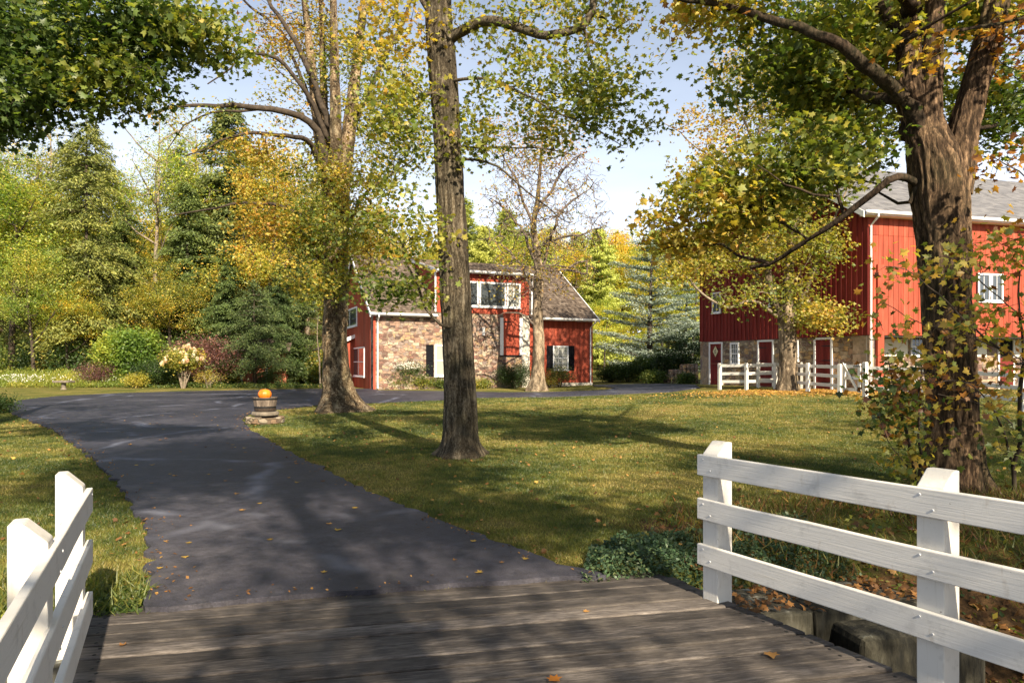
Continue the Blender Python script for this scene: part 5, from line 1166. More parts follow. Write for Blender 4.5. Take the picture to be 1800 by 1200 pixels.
K['shade'] = broad(109, 15, 4.6, .5, 110, 60, .19, bare=.26, open_=.56)
K['high'] = broad(112, 17, 5.2, .5, 400, 70, .2, bare=.48, open_=.54)
K['hemh'] = conifer(111, 7.5, 3.4, .3, 3.2, .17, .35, .17, trunk_r=.16)
K['thin'] = broad(104, 23, 4.6, .5, 330, 26, .17, bare=.42, trunk_r=.3, barkm=mTwigPale, open_=.5)
K['spr'] = conifer(105, 20, 5.6, .62, 2.0, .26, .55, .10, gap=.3); K['hem'] = conifer(106, 17, 4.4, .3, 2.8, .27, .42, .03); K['pine'] = conifer(107, 18, 5.6, .95, 2.2, .34, .1, .05, gap=.05)
K['ced'] = conifer(108, 10.5, 5.4, .5, 3.0, .2, .02, .04, mat_=mBlue, plate=True, name='blue_cedar_tree', trunk_r=.28)
for k_ in ('yel', 'grn', 'org', 'thin'): K[k_]['category'] = 'tree'
def TG(px, d): x = (px-900)/1200*d; return (x, d, float(H(x, d)))
LST = [
 ('yel', 18, 50, .98, (1, 1, 1), 'yellow green tree at the far left edge of the wood'),
 ('yel', -70, 47, 1.0, (.95, 1, .9), 'yellow tree reaching in from beyond the left edge of the photo'),
 ('grn', 62, 56, 1.0, (1.1, 1.05, .9), 'green tree behind the leftmost yellow tree'),
 ('spr', 152, 50, .98, (1.25, 1.1, .9), 'tall olive spruce with drooping boughs above the purple shrub'),
 ('spr', 88, 58, .85, (1.2, 1.15, .9), 'shorter ragged spruce left of the tall olive spruce'),
 ('thin', 270, 54, .98, (1, 1.15, .8), 'tall thin crowned pale green tree with bare pinkish trunk between two spruces'),
 ('spr', 218, 60, .8, (1.05, 1.1, .9), 'dim spruce behind the thin crowned pale tree'),
 ('hem', 402, 57, 1.38, (1.35, 1.2, 1.1), 'tallest dark conifer with its pointed top under the long bare limb'),
 ('hem', 330, 53, .92, (1.3, 1.25, 1), 'dark green conifer left of the tallest one'),
 ('org', 468, 49, .98, (1, 1, 1), 'orange leaved tree beside the flared maple'),
 ('org', 372, 60, .9, (1, .95, .9), 'amber tree glowing behind the dark conifers'),
 ('yel', 530, 52, .85, (1.1, 1, .8), 'golden tree right behind the flared maple trunk'),
 ('hem', 520, 50, .62, (1, 1, 1), 'dark hemlock over the brick shed, nearest the flared maple'),
 ('hem', 490, 48.5, .50, (.9, 1, 1), 'low dark hemlock shading the brick shed'),
 ('hem', 405, 49, .6, (1.05, 1.1, 1), 'dark hemlock behind the rusty red shrub'),
 ('grn', 300, 50, .58, (1.15, 1.0, .9), 'green and amber tree above the bright green shrub'),
 ('hem', 225, 51, .6, (1.5, 1.3, 1), 'olive hemlock rising over the bright green shrub'),
 ('yel', 60, 47, .58, (1, 1, 1), 'low yellow tree behind the flower bed'),
 ('grn', 120, 48, .48, (1.4, 1.2, .9), 'bushy low olive tree behind the stone bench'),
 ('yel', 640, 62, .88, (1, 1, 1), 'yellow tree above the left end of the house roof'),
 ('org', 700, 70, .78, (1.2, 1.1, .9), 'amber tree above the house roof, left of the straight maple'),
 ('yel', 752, 78, .82, (1, 1.05, 1), 'pale yellow tree seen just left of the straight trunk'),
 ('pine', 850, 84, .93, (1.2, 1.1, .9), 'yellow green pine just right of the straight trunk, over the dormer'),
 ('yel', 900, 92, 1.0, (1.1, 1.15, .9), 'broad yellow tree behind the dormer roof'),
 ('pine', 960, 88, .88, (1.1, 1.1, .9), 'feathery pine behind the bare tree'),
 ('org', 1005, 82, .82, (1.2, 1.35, 1), 'ochre tree over the right end of the house'),
 ('pine', 1052, 78, .90, (1.25, 1.2, 1), 'light green pine with a soft pointed top, right of the house'),
 ('pine', 1015, 95, 1.02, (1.1, 1.0, .9), 'tall pine behind the ochre tree'),
 ('yel', 1100, 86, .93, (1.15, 1.15, .9), 'yellow green tree in the gap between house and barn'),
 ('yel', 1165, 80, .85, (1.15, 1.1, .9), 'yellow tree left of the barn, behind the blue cedar'),
 ('grn', 1215, 74, .85, (1.3, 1.25, .9), 'green tree touching the left corner of the barn'),
 ('pine', 1240, 88, 1.0, (1, 1, .9), 'pine mostly hidden behind the barn corner'),
 ('yel', 1062, 64, .42, (1.3, 1.35, .9), 'small bright yellow tree low behind the right corner of the house'),
 ('yel', 1125, 62, .36, (1.3, 1.3, .9), 'small yellow tree low behind the blue cedar'),
 ('grn', 590, 56, .75, (1, 1, 1), 'green tree behind the flared maple and the house corner'),
 ('hemh', 448, 44.8, .9, (1, 1, 1), 'dark hemlock whose lowest boughs hang just over the brick shed'),
 ('ced', 1142, 49, .98, (1, 1, 1), 'wide blue grey cedar with level boughs between house and barn'),
 ('ced', 1205, 53, .72, (.95, 1, 1), 'smaller blue grey cedar close to the barn'),
]
seen = set(); rr_ = random.Random(3)
for kd, px, d_, sc_i, tint, lab in LST:
    tint = tuple((2.0 if kd == 'pine' else 1.3)*v for v in tint)
    if kd == 'yel' and px < 560: tint = (tint[0]*.85, tint[1], tint[2])
    if kd not in seen:
        o = K[kd]; seen.add(kd); o.location = TG(px, d_); o.scale = (sc_i,)*3; o.rotation_euler = (0, 0, rr_.random()*6); o['label'] = lab
        for ch in o.children: ch.color = (*tint, 1)
    else: o = copy_tree(K[kd], TG(px, d_), rr_.random()*6, sc_i, tint, lab)
    if kd == 'ced': o['group'] = 'blue cedars'
for i in range(13):
    d_ = rr_.uniform(92, 118); copy_tree(K[rr_.choice(['yel', 'pine', 'org', 'yel'])], TG(815+i*33+rr_.uniform(-10, 10), d_), rr_.random()*6, rr_.uniform(1.0, 1.25), (1.6, 1.6, 1.1), 'yellow green tree in the back row of the wood beyond the house')['group'] = 'back row beyond the house'
for i in range(19):
    d_ = rr_.uniform(62, 76); copy_tree(K[rr_.choice(['thin', 'grn', 'spr', 'grn', 'yel', 'thin'])], TG(-80+i*36+rr_.uniform(-10, 10), d_), rr_.random()*6, rr_.uniform(.95, 1.22), (1.5, 1.35, 1.2), 'tree in the back row of the wood on the left')['group'] = 'back row on the left'
# shade trees on the near bank, behind the viewpoint
used_ = set(seen)
for i, (kd, x, y, sc_i, lab) in enumerate([('high', 4.1, -6.5, .86, 'high crowned green tree on the near bank behind the viewpoint, nearest the bridge'), ('grn', 12.2, -4.2, .85, 'green tree on the near bank right of the bridge'), ('grn', 17.0, .2, .85, 'green tree farther along the near bank'), ('high', 21, 4.5, .72, 'green tree on the right beyond the creek bend'), ('shade', -3.2, -10.5, .85, 'green tree on the near bank left of the bridge')]):
    (o := copy_tree(K[kd], O3) if kd in used_ else K[kd]).location = (x, y, float(H(x, max(y, -30)))); o.rotation_euler = (0, 0, i*1.3); o.scale = (sc_i*1.15, sc_i*1.15, sc_i); o['label'] = lab; o['group'] = 'shade trees on the near bank'; used_.add(kd)
# the far wood as one mass on the hill
q = np.random.default_rng(77); n = 230; C = []; Nn = []; Hu = []; Sz = []
for i in range(n):
    d_ = q.uniform(105, 230); x = q.uniform(-1.0, .62)*d_; z = float(H(x, d_)); h = q.uniform(12, 17); r_ = q.uniform(3.5, 5.5); hu = q.choice([.45, .55, .62, .66, .72])
    k = 1100; v = nrm(q.normal(size=(k, 3)))*q.uniform(.55, 1, (k, 1)); p = v*np.array([r_, r_, h*.45])+np.array([x, d_, z+h*.55]); p += (fbm(p*.6, 2)[:, None]-.5)*2.6*v
    C.append(p); Nn.append(v+q.normal(size=(k, 3))*.6); Hu.append(hu+(fbm(p*.5, 2)-.5)*.4+q.normal(size=k)*.06); Sz.append(q.uniform(.5, 1., k))
wd = leaves('far_wood', np.vstack(C), np.vstack(Nn), np.concatenate(Sz), np.concatenate(Hu), mLeaf, None, 'star', q); tag(wd, 'far wood in autumn colour covering the hill behind the buildings', 'wood', kind='stuff')
# understory along the edge of the wood
C = []; Nn = []; Hu = []
for i in range(150):
    px = q.uniform(-120, 640); d_ = q.uniform(47, 60); x = (px-900)/1200*d_; z = float(H(x, d_)); r_ = q.uniform(.9, 1.9); k = 650
    v = nrm(q.normal(size=(k, 3)))*q.uniform(.4, 1, (k, 1)); p = v*np.array([r_, r_, r_*1.2])+np.array([x, d_, z+r_*.9]); C.append(p); Nn.append(v+q.normal(size=(k, 3))*.7); Hu.append(q.choice([.15, .25, .3, .45, .6])+(fbm(p, 2)-.5)*.5)
ud = leaves('undergrowth', np.vstack(C), np.vstack(Nn), q.uniform(.12, .24, sum(len(c) for c in C)), np.concatenate(Hu), mLeaf, None, 'oval', q); tag(ud, 'tangled undergrowth along the foot of the wood on the left', 'undergrowth', kind='stuff')

# ------------------------------------------------------------------ shrubs and beds
def shrub(name, label, loc, rx, ry, h, hue, mat_=None, n=150, per=26, size=.1, kind='oval', stems=7, low=.25, seed=1, barkm=None, spread=.16, hv=.08, up=.8, group=None, cat='shrub', clump=.4, trunkr=.03):
    loc = np.array(loc); root = empty(name, loc, label, cat, group); T = Tree(seed, .004, .48); q = T.rg
    T.add(loc+np.array([0, 0, -.1]), -1, trunkr)
    for i in range(stems):
        a = math.tau*i/stems+q.random(); f = q.uniform(.3, .7)
        p0 = loc+np.array([math.cos(a)*.08, math.sin(a)*.08, -.05]); T.limb([p0, loc+np.array([math.cos(a)*rx*f*.5, math.sin(a)*ry*f*.5, h*.35]), loc+np.array([math.cos(a)*rx*f, math.sin(a)*ry*f, h*.7])], trunkr, trunkr*.4, .15, .01)
    T.sprigs(blob(q, loc+np.array([0, 0, h*(low+(1-low)*.5)]), (rx, ry, h*(1-low)*.5), n, clump, 1.6), hue, step=.2)
    T.wood('stems', barkm or mTwig, root); T.leafy('foliage', mat_ or mLeaf, root, per, spread, size, kind, hv, up=up, flat=.8); return root
shrub('round_shrub', 'bright green rounded shrub at the edge of the garden, taller than the hydrangea', GD(228, 43.5), 2.1, 1.8, 3.7, .42, n=420, per=40, size=.17, kind='star', seed=3, spread=.3, low=.08, up=1.6, hv=.05)
for ch in [o for o in bpy.data.objects if o.name == 'round_shrub'][0].children: ch.color = (1.15, 1.3, 1.0, 1)
shrub('round_shrub', 'dull grey green shrub between the bright green shrub and the hydrangea', GD(277, 41.8), 1.5, 1.2, 1.8, .2, n=220, per=34, size=.1, seed=4, spread=.22, low=.12)
shrub('smoke_bush', 'rusty red and olive shrub behind the hydrangea', GD(352, 43.5), 2.4, 1.5, 3.1, .55, mPurple, n=330, per=38, size=.12, seed=5, spread=.3, low=.1, hv=.25)
shrub('smoke_bush', 'purple brown bare looking shrub in the flower bed near the stone bench', GD(170, 42), 1.2, 1.0, 1.6, .3, mPurple, n=160, per=26, size=.08, seed=6, spread=.2, low=.1, hv=.2)
hy = shrub('hydrangea', 'hydrangea shrub covered in cream and pink flower heads, on pale bare stems', GD(322, 40.0), 1.15, .9, 2.35, .56, n=150, per=26, size=.13, kind='star', seed=7, spread=.2, low=.48, stems=9, barkm=mTwigPale, trunkr=.035)
q = np.random.default_rng(8); hl = GD(322, 40.0)
for i in range(64):
    a = q.random()*math.tau; f = q.random()**.5; s_ = hl+np.array([math.cos(a)*f*1.2, math.sin(a)*f*.9-.1, 1.5+(1-f**2)*1.0*q.uniform(.85, 1.05)+.15*math.cos(a)]); k = 90; q.random(); v = nrm(q.normal(size=(k, 3)))*q.uniform(.6, 1, (k, 1)); t_ = (v[:, 2:3]+1)/2
    leaves('flower_head', s_+v*np.array([.13, .13, .18])*(1.15-.6*t_), v, .07, np.full(k, q.uniform(.1, .9)), mFlower, hy, 'oval', q)
shrub('low_shrub', 'twiggy low shrub with yellowing leaves right of the hydrangea', GD(366, 40.6), .95, .8, 1.1, .6, n=70, per=14, size=.08, seed=9, barkm=mTwigPale, stems=12)
shrub('low_shrub', 'golden perennial clump in front of the bright green shrub', GD(240, 40.4), .7, .5, .8, .72, mGold, n=70, per=30, size=.1, seed=10)
wf_ = shrub('flowering_shrub', 'white flowering shrub against the stone wall of the house', GD(712, 38.6), 1.25, .6, 1.75, .25, n=170, per=26, size=.08, seed=12, low=.1)
k = 1500; v = nrm(q.normal(size=(k, 3))*np.array([1, 1, .8])); c_ = GD(708, 38.5)+np.array([0, 0, 1.25])+v*np.array([1.25, .6, .42])*q.uniform(.7, 1.05, (k, 1)); leaves('blossom', c_[c_[:, 2] > .2+1.15], v[c_[:, 2] > .2+1.15], .055, np.zeros((c_[:, 2] > 1.35).sum()), mFlower, wf_, 'oval', q)
for i, (px, d_, rx, h, hu, lab) in enumerate([(688, 38.5, .9, .8, .35, 'low leafy plant at the foot of the downspout on the house corner'), (742, 38.9, .9, .75, .45, 'low leafy plant under the shuttered window of the stone wall'), (772, 39.2, .7, .6, .35, 'low green plant left of the straight maple trunk, by the stone wall'), (845, 40.0, .8, .5, .5, 'low yellowish plant by the stone wall, right of the straight maple trunk')]):
    shrub('bedding_plant', lab, GD(px, d_), rx, .5, h, hu, n=80, per=26, size=.09, seed=20+i, low=.05, group='plants in the house bed')
shrub('boxwood', 'dark rounded boxwood between the stone wall and the bare tree', GD(905, 40.2), 1.15, .8, 1.5, .1, n=300, per=40, size=.06, seed=30, low=.05, clump=.3)
shrub('azalea', 'reddish green azalea under the shuttered window of the red board wall', GD(984, 41.4), .95, .6, 1.25, .38, n=130, per=26, size=.07, seed=31, low=.1, hv=.18)
shrub('azalea', 'small yellowing plant at the foot of the bare tree', GD(963, 40.6), .6, .4, .5, .6, n=50, per=22, size=.07, seed=32, low=.05)
for i, (px, d_, rx, h, hu, lab) in enumerate([(1075, 47, 1.1, 1.0, .12, 'dark low juniper just right of the house corner'), (1105, 45.5, 1.5, 1.3, .18, 'grey green mounded shrub below the blue cedar'), (1140, 45, 1.5, 1.9, .25, 'olive mounded shrub at the foot of the dry stone wall'), (1212, 43.5, 1.9, 3.4, .02, 'tall very dark evergreen shrub against the left corner of the barn'), (1180, 44, 1.5, 2.0, .08, 'dark evergreen shrub on the slope above the dry stone wall'), (1150, 41, .7, .6, .3, 'small green mound in front of the dry stone wall'), (1205, 38.8, .4, .45, .3, 'tiny fern green plant beside the barn corner')]):
    shrub('evergreen_shrub', lab, GD(px, d_), rx, rx*.7, h, hu, n=200, per=34, size=.1, seed=40+i, low=.05, group='shrubs between house and barn', clump=.35)
# small leafless sapling left of the house
root = empty('sapling', GD(563, 40.5), 'thin pale sapling with bare side twigs left of the flared maple trunk', 'tree'); b = GD(563, 40.5)
T = Tree(71, .006, .5); T.limb([b-np.array([0, 0, .1]), b+np.array([-.05, 0, 1.5]), b+np.array([-.2, 0, 3]), b+np.array([-.1, 0, 4.3])], .06, .02, .2, .01); T.sprigs(blob(T.rg, b+np.array([-.1, 0, 3.2]), (1.1, .6, 1.4), 40, .2), .4, step=.2); T.wood('trunk', mTwigPale, root); T.leafy('leaves', mLeaf, root, 4, .15, .08, 'star')
shrub('low_shrub', 'round green shrub at the left edge of the photo beside the driveway', G(2, 727)+np.array([-.3, .2, 0]), .55, .5, .5, .22, n=120, per=26, size=.07, seed=60, low=.03)
# flower bed
q = np.random.default_rng(91); C = []; Hu = []; Ax = []
n = 26000; px = q.uniform(-60, 262, n); dd = q.uniform(40.6, 46.5, n); x = (px-900)/1200*dd; hmax = .25+1.15*fbm(np.stack([x*.7, dd*.7, x*0], -1), 3)**1.0*sst(40.4, 42.5, dd)
z = H(x, dd)+hmax*q.random(n)**.6; hue = .25+.9*(fbm(np.stack([x*.55+5, dd*.55, x*0+2], -1), 3)-.22)+q.normal(size=n)*.08
fb = leaves('flower_bed', np.stack([x, dd, z], -1), q.normal(size=(n, 3)), q.uniform(.07, .2, n), hue, mGold, None, 'needle', q, np.stack([q.normal(size=n)*.4, q.normal(size=n)*.4, np.ones(n)], -1)); tag(fb, 'yellow and green flower bed of tall grasses and perennials along the far side of the driveway', 'flower bed', kind='stuff')
n = 420; px = np.concatenate([q.normal(38, 22, 300), q.uniform(60, 260, 120)]); dd = q.uniform(40.8, 43, n); x = (px-900)/1200*dd
tag(leaves('white_flowers', np.stack([x, dd, H(x, dd)+q.uniform(.35, .8, n)], -1), q.normal(size=(n, 3)), .085, np.zeros(n), mFlower, None, 'star', q), 'scattered white flowers at the left end of the flower bed', 'flowers', kind='stuff')
n = 9000; px = q.uniform(262, 610, n); dd = q.uniform(40.2, 42, n); x = (px-900)/1200*dd
tag(leaves('bed_edging', np.stack([x, dd, H(x, dd)+q.random(n)*.28*fbm(np.stack([x, dd, x*0], -1), 2)*1.6], -1), q.normal(size=(n, 3))+np.array([0, 0, 1]), .09, .3+q.normal(size=n)*.15, mLeaf, None, 'oval', q), 'low green plants edging the driveway below the hydrangea and hemlocks', 'ground cover', kind='stuff')

# ------------------------------------------------------------------ saplings round the right maple
def sap(name, label, seed, base, limbs, blobs, per=6, size=.085, hv=.16, spread=.15):
    root = empty(name, base, label, 'sapling'); T = Tree(seed, .0032, .5); T.add(np.array(base)-np.array([0, 0, .1]), -1, .02)
    for l in limbs: T.limb([P(*p) for p in l[0]], l[1], l[2], .12, .008)
    for (px, py, d_, rx, ry, rd, n, hu) in blobs: T.sprigs(pblob(T.rg, px, py, d_, rx, ry, rd, n, .38, 3), hu, step=.1)
    T.wood('stems', mTwig, root); T.leafy('leaves', mLeaf, root, per, spread, size, 'maple', hv, up=.5, flat=.9); return root
b = GD(1612, 8.3)
sap('maple_sapling', 'leafy dark green and bronze maple sapling left of the big right trunk', 81, b, [([(1612, 858, 8.3), (1600, 800, 8.2), (1585, 740, 8.1), (1570, 680, 8.0), (1560, 620, 8)], .016, .007), ([(1615, 858, 8.3), (1618, 780, 8.1), (1612, 700, 7.9), (1620, 640, 7.8)], .014, .006), ([(1605, 830, 8.2), (1570, 790, 8.0), (1545, 740, 7.9)], .01, .005)],
    [(1578, 690, 8.1, 58, 72, .4, 60, .25), (1578, 700, 8.0, 58, 72, .4, 36, .92), (1600, 760, 8.1, 45, 60, .4, 34, .5), (1615, 650, 8.0, 40, 40, .3, 24, .6), (1550, 640, 8.2, 28, 35, .3, 12, .5), (1580, 820, 8.2, 30, 25, .3, 8, .6)])
b = GD(1785, 8.6)
sap('maple_sapling', 'tall thin forked maple sapling at the right edge, its twigs crossing the big trunk', 82, b, [([(1783, 865, 8.6), (1782, 820, 8.6), (1790, 780, 8.5), (1792, 700, 8.3), (1798, 600, 8), (1795, 480, 7.8)], .028, .01), ([(1783, 830, 8.6), (1765, 770, 8.4), (1745, 720, 8.2), (1722, 690, 8.0), (1690, 668, 7.8), (1640, 672, 7.6), (1620, 650, 7.6)], .018, .004),
    ([(1795, 760, 8.5), (1770, 735, 8.2), (1740, 715, 8), (1700, 700, 7.8), (1650, 690, 7.7)], .012, .004), ([(1790, 640, 8), (1740, 595, 7.8), (1700, 560, 7.6), (1640, 510, 7.5), (1600, 475, 7.5), (1560, 470, 7.5)], .014, .004), ([(1830, 660, 8), (1780, 620, 7.9), (1700, 585, 7.8), (1610, 560, 7.7), (1550, 530, 7.7)], .012, .004), ([(1800, 560, 8), (1740, 510, 8), (1690, 470, 7.9)], .01, .004)],
    [(1770, 440, 7.8, 55, 45, .5, 36, .56), (1690, 470, 7.6, 75, 24, .3, 24, .52), (1590, 478, 7.5, 60, 15, .2, 11, .5), (1745, 560, 7.8, 60, 45, .4, 30, .55), (1770, 665, 8, 45, 60, .5, 24, .62), (1650, 580, 7.6, 60, 20, .2, 9, .6), (1700, 690, 7.8, 40, 25, .3, 5, .7), (1545, 565, 7.7, 25, 30, .2, 7, .5), (1785, 780, 8.3, 30, 50, .4, 14, .4)])
sap('oak_branch_tree', 'sparse sapling with brown oak like leaves entering at the right edge above the barn roof', 83, GD(1880, 8), [([(1880, 840, 8), (1870, 600, 8), (1850, 420, 7.9), (1810, 320, 7.8), (1770, 290, 7.8), (1740, 275, 7.8)], .03, .005)], [(1775, 290, 7.8, 38, 28, .3, 15, .85), (1850, 420, 7.9, 40, 60, .3, 16, .8)], 6)

# ------------------------------------------------------------------ grass, weeds, fallen leaves
q = np.random.default_rng(5)
def pick(n, ylo, yhi, pw=1.6, xr=(-.82, .82)):
    y = ylo+(yhi-ylo)*q.random(n)**pw; x = y*q.uniform(*xr, n); return x, y
def off_drive(x, y): x = x+(nz(x, y, 9.)-.5)*.16; return ~inside(np.stack([x, y], -1), DRIVE)
def creek(x, y): return (x-Pc[0])*NC[0]+(y-Pc[1])*NC[1]
def grnd(x, y): 
    s_ = creek(x, y); r_ = (nz(x, y, 1.3)-.5)*.05*sst(3, 6, y); i_ = sst(-2.0, .8, s_+(-2.6*(1-sst(1.2, 2.6, x)))); return H(x, y)+(r_*.3+i_*(nz(x, y, 2.2)-.5)*.35)*(1)-.012
x, y = pick(950000, 4.6, 30, 1.35); m = off_drive(x, y) & (creek(x, y) < np.where(x > 1.3, -1.9, -.35)+q.normal(size=len(x))*.25); x, y = x[m], y[m]
pn = .6*nz(x, y, .55, 6)+.4*nz(x, y, 3.5, 4); thin = q.random(len(x)) > sst(.56, .68, pn)*.7; x, y, pn = x[thin], y[thin], pn[thin]; n = len(x)
ax = np.stack([q.normal(size=n)*.55, q.normal(size=n)*.55, np.ones(n)], -1); nr = np.stack([q.normal(size=n), q.normal(size=n), np.zeros(n)], -1)
T_, F_ = _leafshape('blade'); w = nrm(ax); u = nrm(np.cross(w, nr)); hgt = q.uniform(.015, .042, n)*(1+.02*y); wd_ = (.004+.0007*y)/.09
V = np.stack([x, y, grnd(x, y)-.003], -1)[:, None]+T_[None, :, 0:1]*u[:, None]*(wd_*1)[:, None, None]+T_[None, :, 1:2]*w[:, None]*hgt[:, None, None]
npo = npmesh('grass', V.reshape(-1, 3), np.arange(n*3).reshape(-1, 3), mGrass, None, {'rnd': np.repeat(q.random(n), 3), 'hue': np.repeat(np.clip((pn-.33)*2.8+q.normal(size=n)*.14, 0, 1), 3)}); tag(npo, 'short patchy lawn grass beside the driveway', 'grass', kind='stuff')
# weeds on the creek bank and by the left fence
def weeds(name, lab, n, fn, hmin, hmax, hue, hv=.15, w0=.02, kind='needle', mat_=None, up=1.0):
    x, y = fn(n); n = len(x); h = q.uniform(hmin, hmax, n); ax = np.stack([q.normal(size=n)*.6, q.normal(size=n)*.6, np.full(n, up)], -1)
    o = leaves(name, np.stack([x, y, grnd(x, y)+h*.35*q.random(n)*2], -1), q.normal(size=(n, 3)), h, hue+.5*(nz(x, y, 2.)-.5)+q.normal(size=n)*hv, mat_ or mGrass, None, kind, q, ax); tag(o, lab, name.replace('_', ' '), kind='stuff')
def bank(n):
    x = q.uniform(1.6, 10, n); y = q.uniform(2, 9.5, n); s_ = creek(x, y); k = nz(x, y, 1.1, 3); m = (s_ > -2.6) & (s_ < 2.8) & (k > .47+.04*(s_ > .5)); return x[m], y[m]
weeds('bank_grass', 'straggly grass and weeds on the creek bank below the white fence', 42000, bank, .04, .15, .55, kind='blade')
def bank2(n):
    x = q.uniform(1.6, 9, n); y = q.uniform(3, 8.5, n); s_ = creek(x, y); k = nz(x+31, y, 1.3, 3); m = (s_ > -2.2) & (s_ < 1.8) & (k > .52); return x[m], y[m]
weeds('bank_weeds', 'low broad leaved weeds on the creek bank', 9000, bank2, .03, .08, .42, .15, kind='oval', mat_=mLeaf, up=.3)
weeds('russet_undergrowth', 'russet brown dead stems and undergrowth on the shaded creek bank', 22000, bank, .04, .15, .22, .25, kind='blade', mat_=mLitter, up=1.2)
def ivy(n):
    x = q.uniform(.1, 3.1, n); y = q.uniform(4.9, 6.9, n); s_ = creek(x, y); m = (s_ < .25) & (s_ > -1.05-.25*x+.5*nz(x, y, 1.5)-.1) & off_drive(x, y) & (x > .55-.2*(s_+.3)); return x[m], y[m]
x, y = ivy(30000); n = len(x)
mIvy = M_leaf('ivy_leaf', [(0, (.02, .045, .022)), (.5, (.055, .10, .045)), (1, (.14, .16, .06))], trans=.2, var=.4)
tag(leaves('ground_ivy', np.stack([x, y, grnd(x, y)+.015+.12*q.random(n)*np.clip(nz(x, y, 4.)*3-.8, .1, 1.5)], -1), q.normal(size=(n, 3))*.6+np.array([0, 0, 1]), q.uniform(.018, .055, n), .5+.6*(nz(x, y, 3.)-.5)+q.normal(size=n)*.2, mIvy, None, 'oval', q), 'dark blue green creeping ground cover at the right far corner of the bridge', 'ground cover', kind='stuff')
def lw_(n):
    x = q.uniform(-3.9, -2.35, n); y = q.uniform(4.0, 5.5, n); m = off_drive(x, y) & (nz(x, y, 3.)+.25*(5.1-y) > .47); return x[m], y[m]
weeds('bridge_weeds', 'bushy green weeds at the left far corner of the bridge, behind the white fence', 9000, lw_, .03, .075, .32, .12, kind='oval', mat_=mLeaf, up=.8)
weeds('bridge_grass', 'long grass tufts at the left far corner of the bridge', 6000, lw_, .05, .13, .45, kind='blade')
# leaf litter
x = q.uniform(1.4, 12, 17000); y = q.uniform(1, 9.5, 17000); s_ = creek(x, y); m = (s_ > -2.4+q.normal(size=len(x))*.5) & (q.random(len(x)) < .25+.75*sst(-.8, 1.2, s_)); x, y = x[m], y[m]; n = len(x)
tag(leaves('leaf_litter', np.stack([x, y, grnd(x, y)+.008+q.random(n)*.03], -1), q.normal(size=(n, 3))*.5+np.array([0, 0, 1]), q.uniform(.05, .11, n), q.random(n)*.5+.4*(q.random(n) < .12), mLitter, None, 'maple', q), 'brown leaf litter covering the creek bank and creek bed', 'leaf litter', kind='stuff')
x, y = pick(2300, 5, 27, .8); m = off_drive(x, y) & (creek(x, y) < -.3) & (q.random(len(x)) < .35+1.2*sst(.45, .6, nz(x, y, .4, 2))); x, y = x[m], y[m]; n = len(x)
tag(leaves('lawn_leaves', np.stack([x, y, grnd(x, y)+.035], -1), q.normal(size=(n, 3))*.4+np.array([0, 0, 1]), q.uniform(.035, .075, n), q.random(n)*.8, mLitter, None, 'maple', q), 'fallen leaves scattered over the lawn', 'fallen leaves', kind='stuff')
x = q.normal(13.2, 2.6, 9000); y = q.normal(28.2, 1.0, 9000); m = (y < 30.5); x, y = x[m], y[m]; n = len(x)
tag(leaves('paddock_leaves', np.stack([x, y, H(x, y)+.02], -1), q.normal(size=(n, 3))*.4+np.array([0, 0, 1]), q.uniform(.06, .12, n), .5+.45*q.random(n), mLitter, None, 'star', q), 'carpet of yellow leaves under the paddock maple and gate', 'fallen leaves', kind='stuff')
n = 380; u_ = q.uniform(-.2, 1.95, n); v_ = q.uniform(0, .55, n); pp = Pc[None]+U[None]*u_[:, None]+NC[None]*v_[:, None]
tag(leaves('wall_leaves', np.stack([pp[:, 0], pp[:, 1], -.075+q.random(n)*.03], -1), q.normal(size=(n, 3))*.4+np.array([0, 0, 1]), q.uniform(.035, .075, n), q.random(n)*.45, mLitter, None, 'maple', q), 'dead leaves caught on the stone abutment beside the deck', 'fallen leaves', kind='stuff')
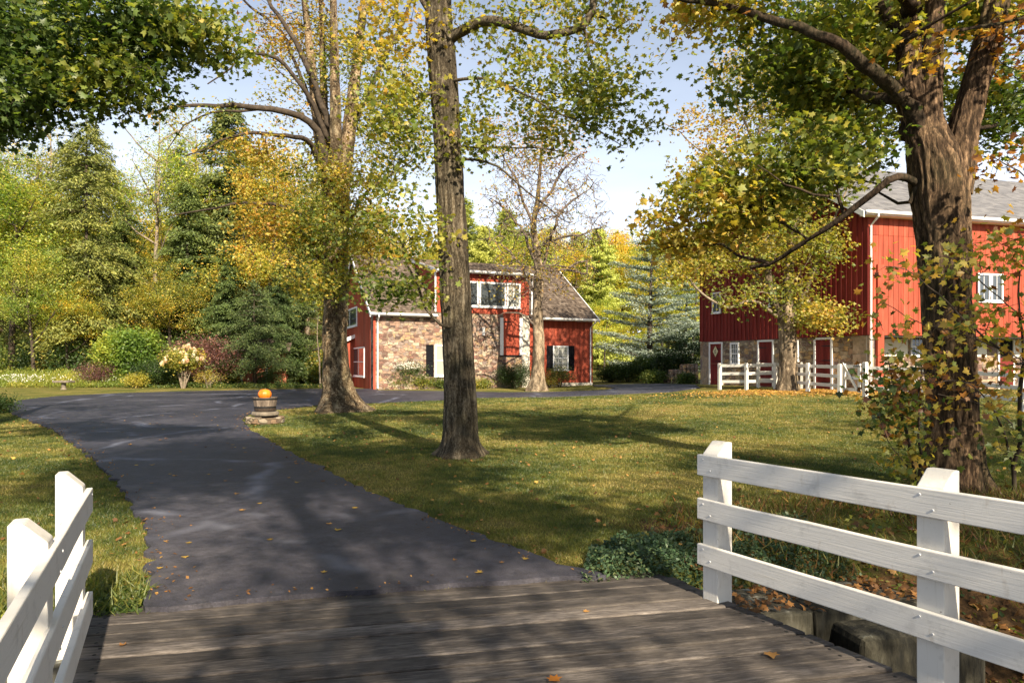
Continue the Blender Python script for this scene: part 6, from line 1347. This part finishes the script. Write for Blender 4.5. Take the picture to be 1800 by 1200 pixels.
pk_ = DRIVE[np.random.default_rng(2).integers(0, len(DRIVE), 5200)]; x = pk_[:, 0]+q.normal(size=5200)*.13; y = pk_[:, 1]+q.normal(size=5200)*.13; m = (y < 24) & (nz(x, y, 1.2, 3) > .42) & (creek(x, y) < -.25); x, y = x[m], y[m]; n = len(x)
tag(leaves('edge_debris', np.stack([x, y, H(x, y)+.036], -1), q.normal(size=(n, 3))*.35+np.array([0, 0, 1]), q.uniform(.012, .045, n), q.random(n)*.8, mLitter, None, 'oval', q), 'crumbs of dead leaf gathered along the driveway edges', 'leaf debris', kind='stuff')
# single leaves lying on the driveway and the deck
def one_leaf(p, size, hue, lab, grp=None):
    v = _leafshape('maple'); T_ = v[0].copy(); a = random.random()*6.28; cu = random.uniform(.3, 1.1)
    T_[:, 2] = cu*(T_[:, 0]**2*random.uniform(.3, 1.2)+T_[:, 1]**2*random.uniform(-.3, .9))+.05; c_, s_ = math.cos(a), math.sin(a); V = np.stack([c_*T_[:, 0]-s_*T_[:, 1], s_*T_[:, 0]+c_*T_[:, 1], T_[:, 2]], -1)*size
    o = npmesh('fallen_leaf', V, v[1], mLitter, None, {'rnd': np.full(len(V), random.random()), 'hue': np.full(len(V), hue)}); o.location = [float(c) for c in p]; tag(o, lab, 'leaf', grp)
for (px, py, s_, hu, lab) in ((975, 1196, .085, .98, 'bright orange leaf on the deck at the bottom edge of the photo'), (1356, 1152, .09, .6, 'tan orange leaf lying on the planks near the right white fence'), (1031, 1075, .05, .55, 'small tan leaf lying on the middle of the deck'), (215, 1135, .05, .4, 'small brown leaf on the deck near the left fence')):
    d_ = CH*1200/(py-640); one_leaf(((px-900)/1200*d_, d_, .004), s_, hu, lab)
k = 0
while k < 110:
    d_ = random.uniform(5.2, 22)**1.0; x = random.uniform(-.72, .15)*d_; 
    if not inside(np.array([[x, d_]]), DRIVE)[0] or (d_ < 9 and random.random() < .6): continue
    one_leaf((x, d_, float(H(x, d_))+.032), random.uniform(.045, .085), random.choice([.3, .5, .7, .85, .9]), 'small curled leaf lying alone on the dark driveway', 'leaves lying on the driveway'); k += 1
one_leaf((*G(842, 1014)[:2], .034), .07, .85, 'yellow orange leaf lying on the asphalt lip where driveway meets deck')
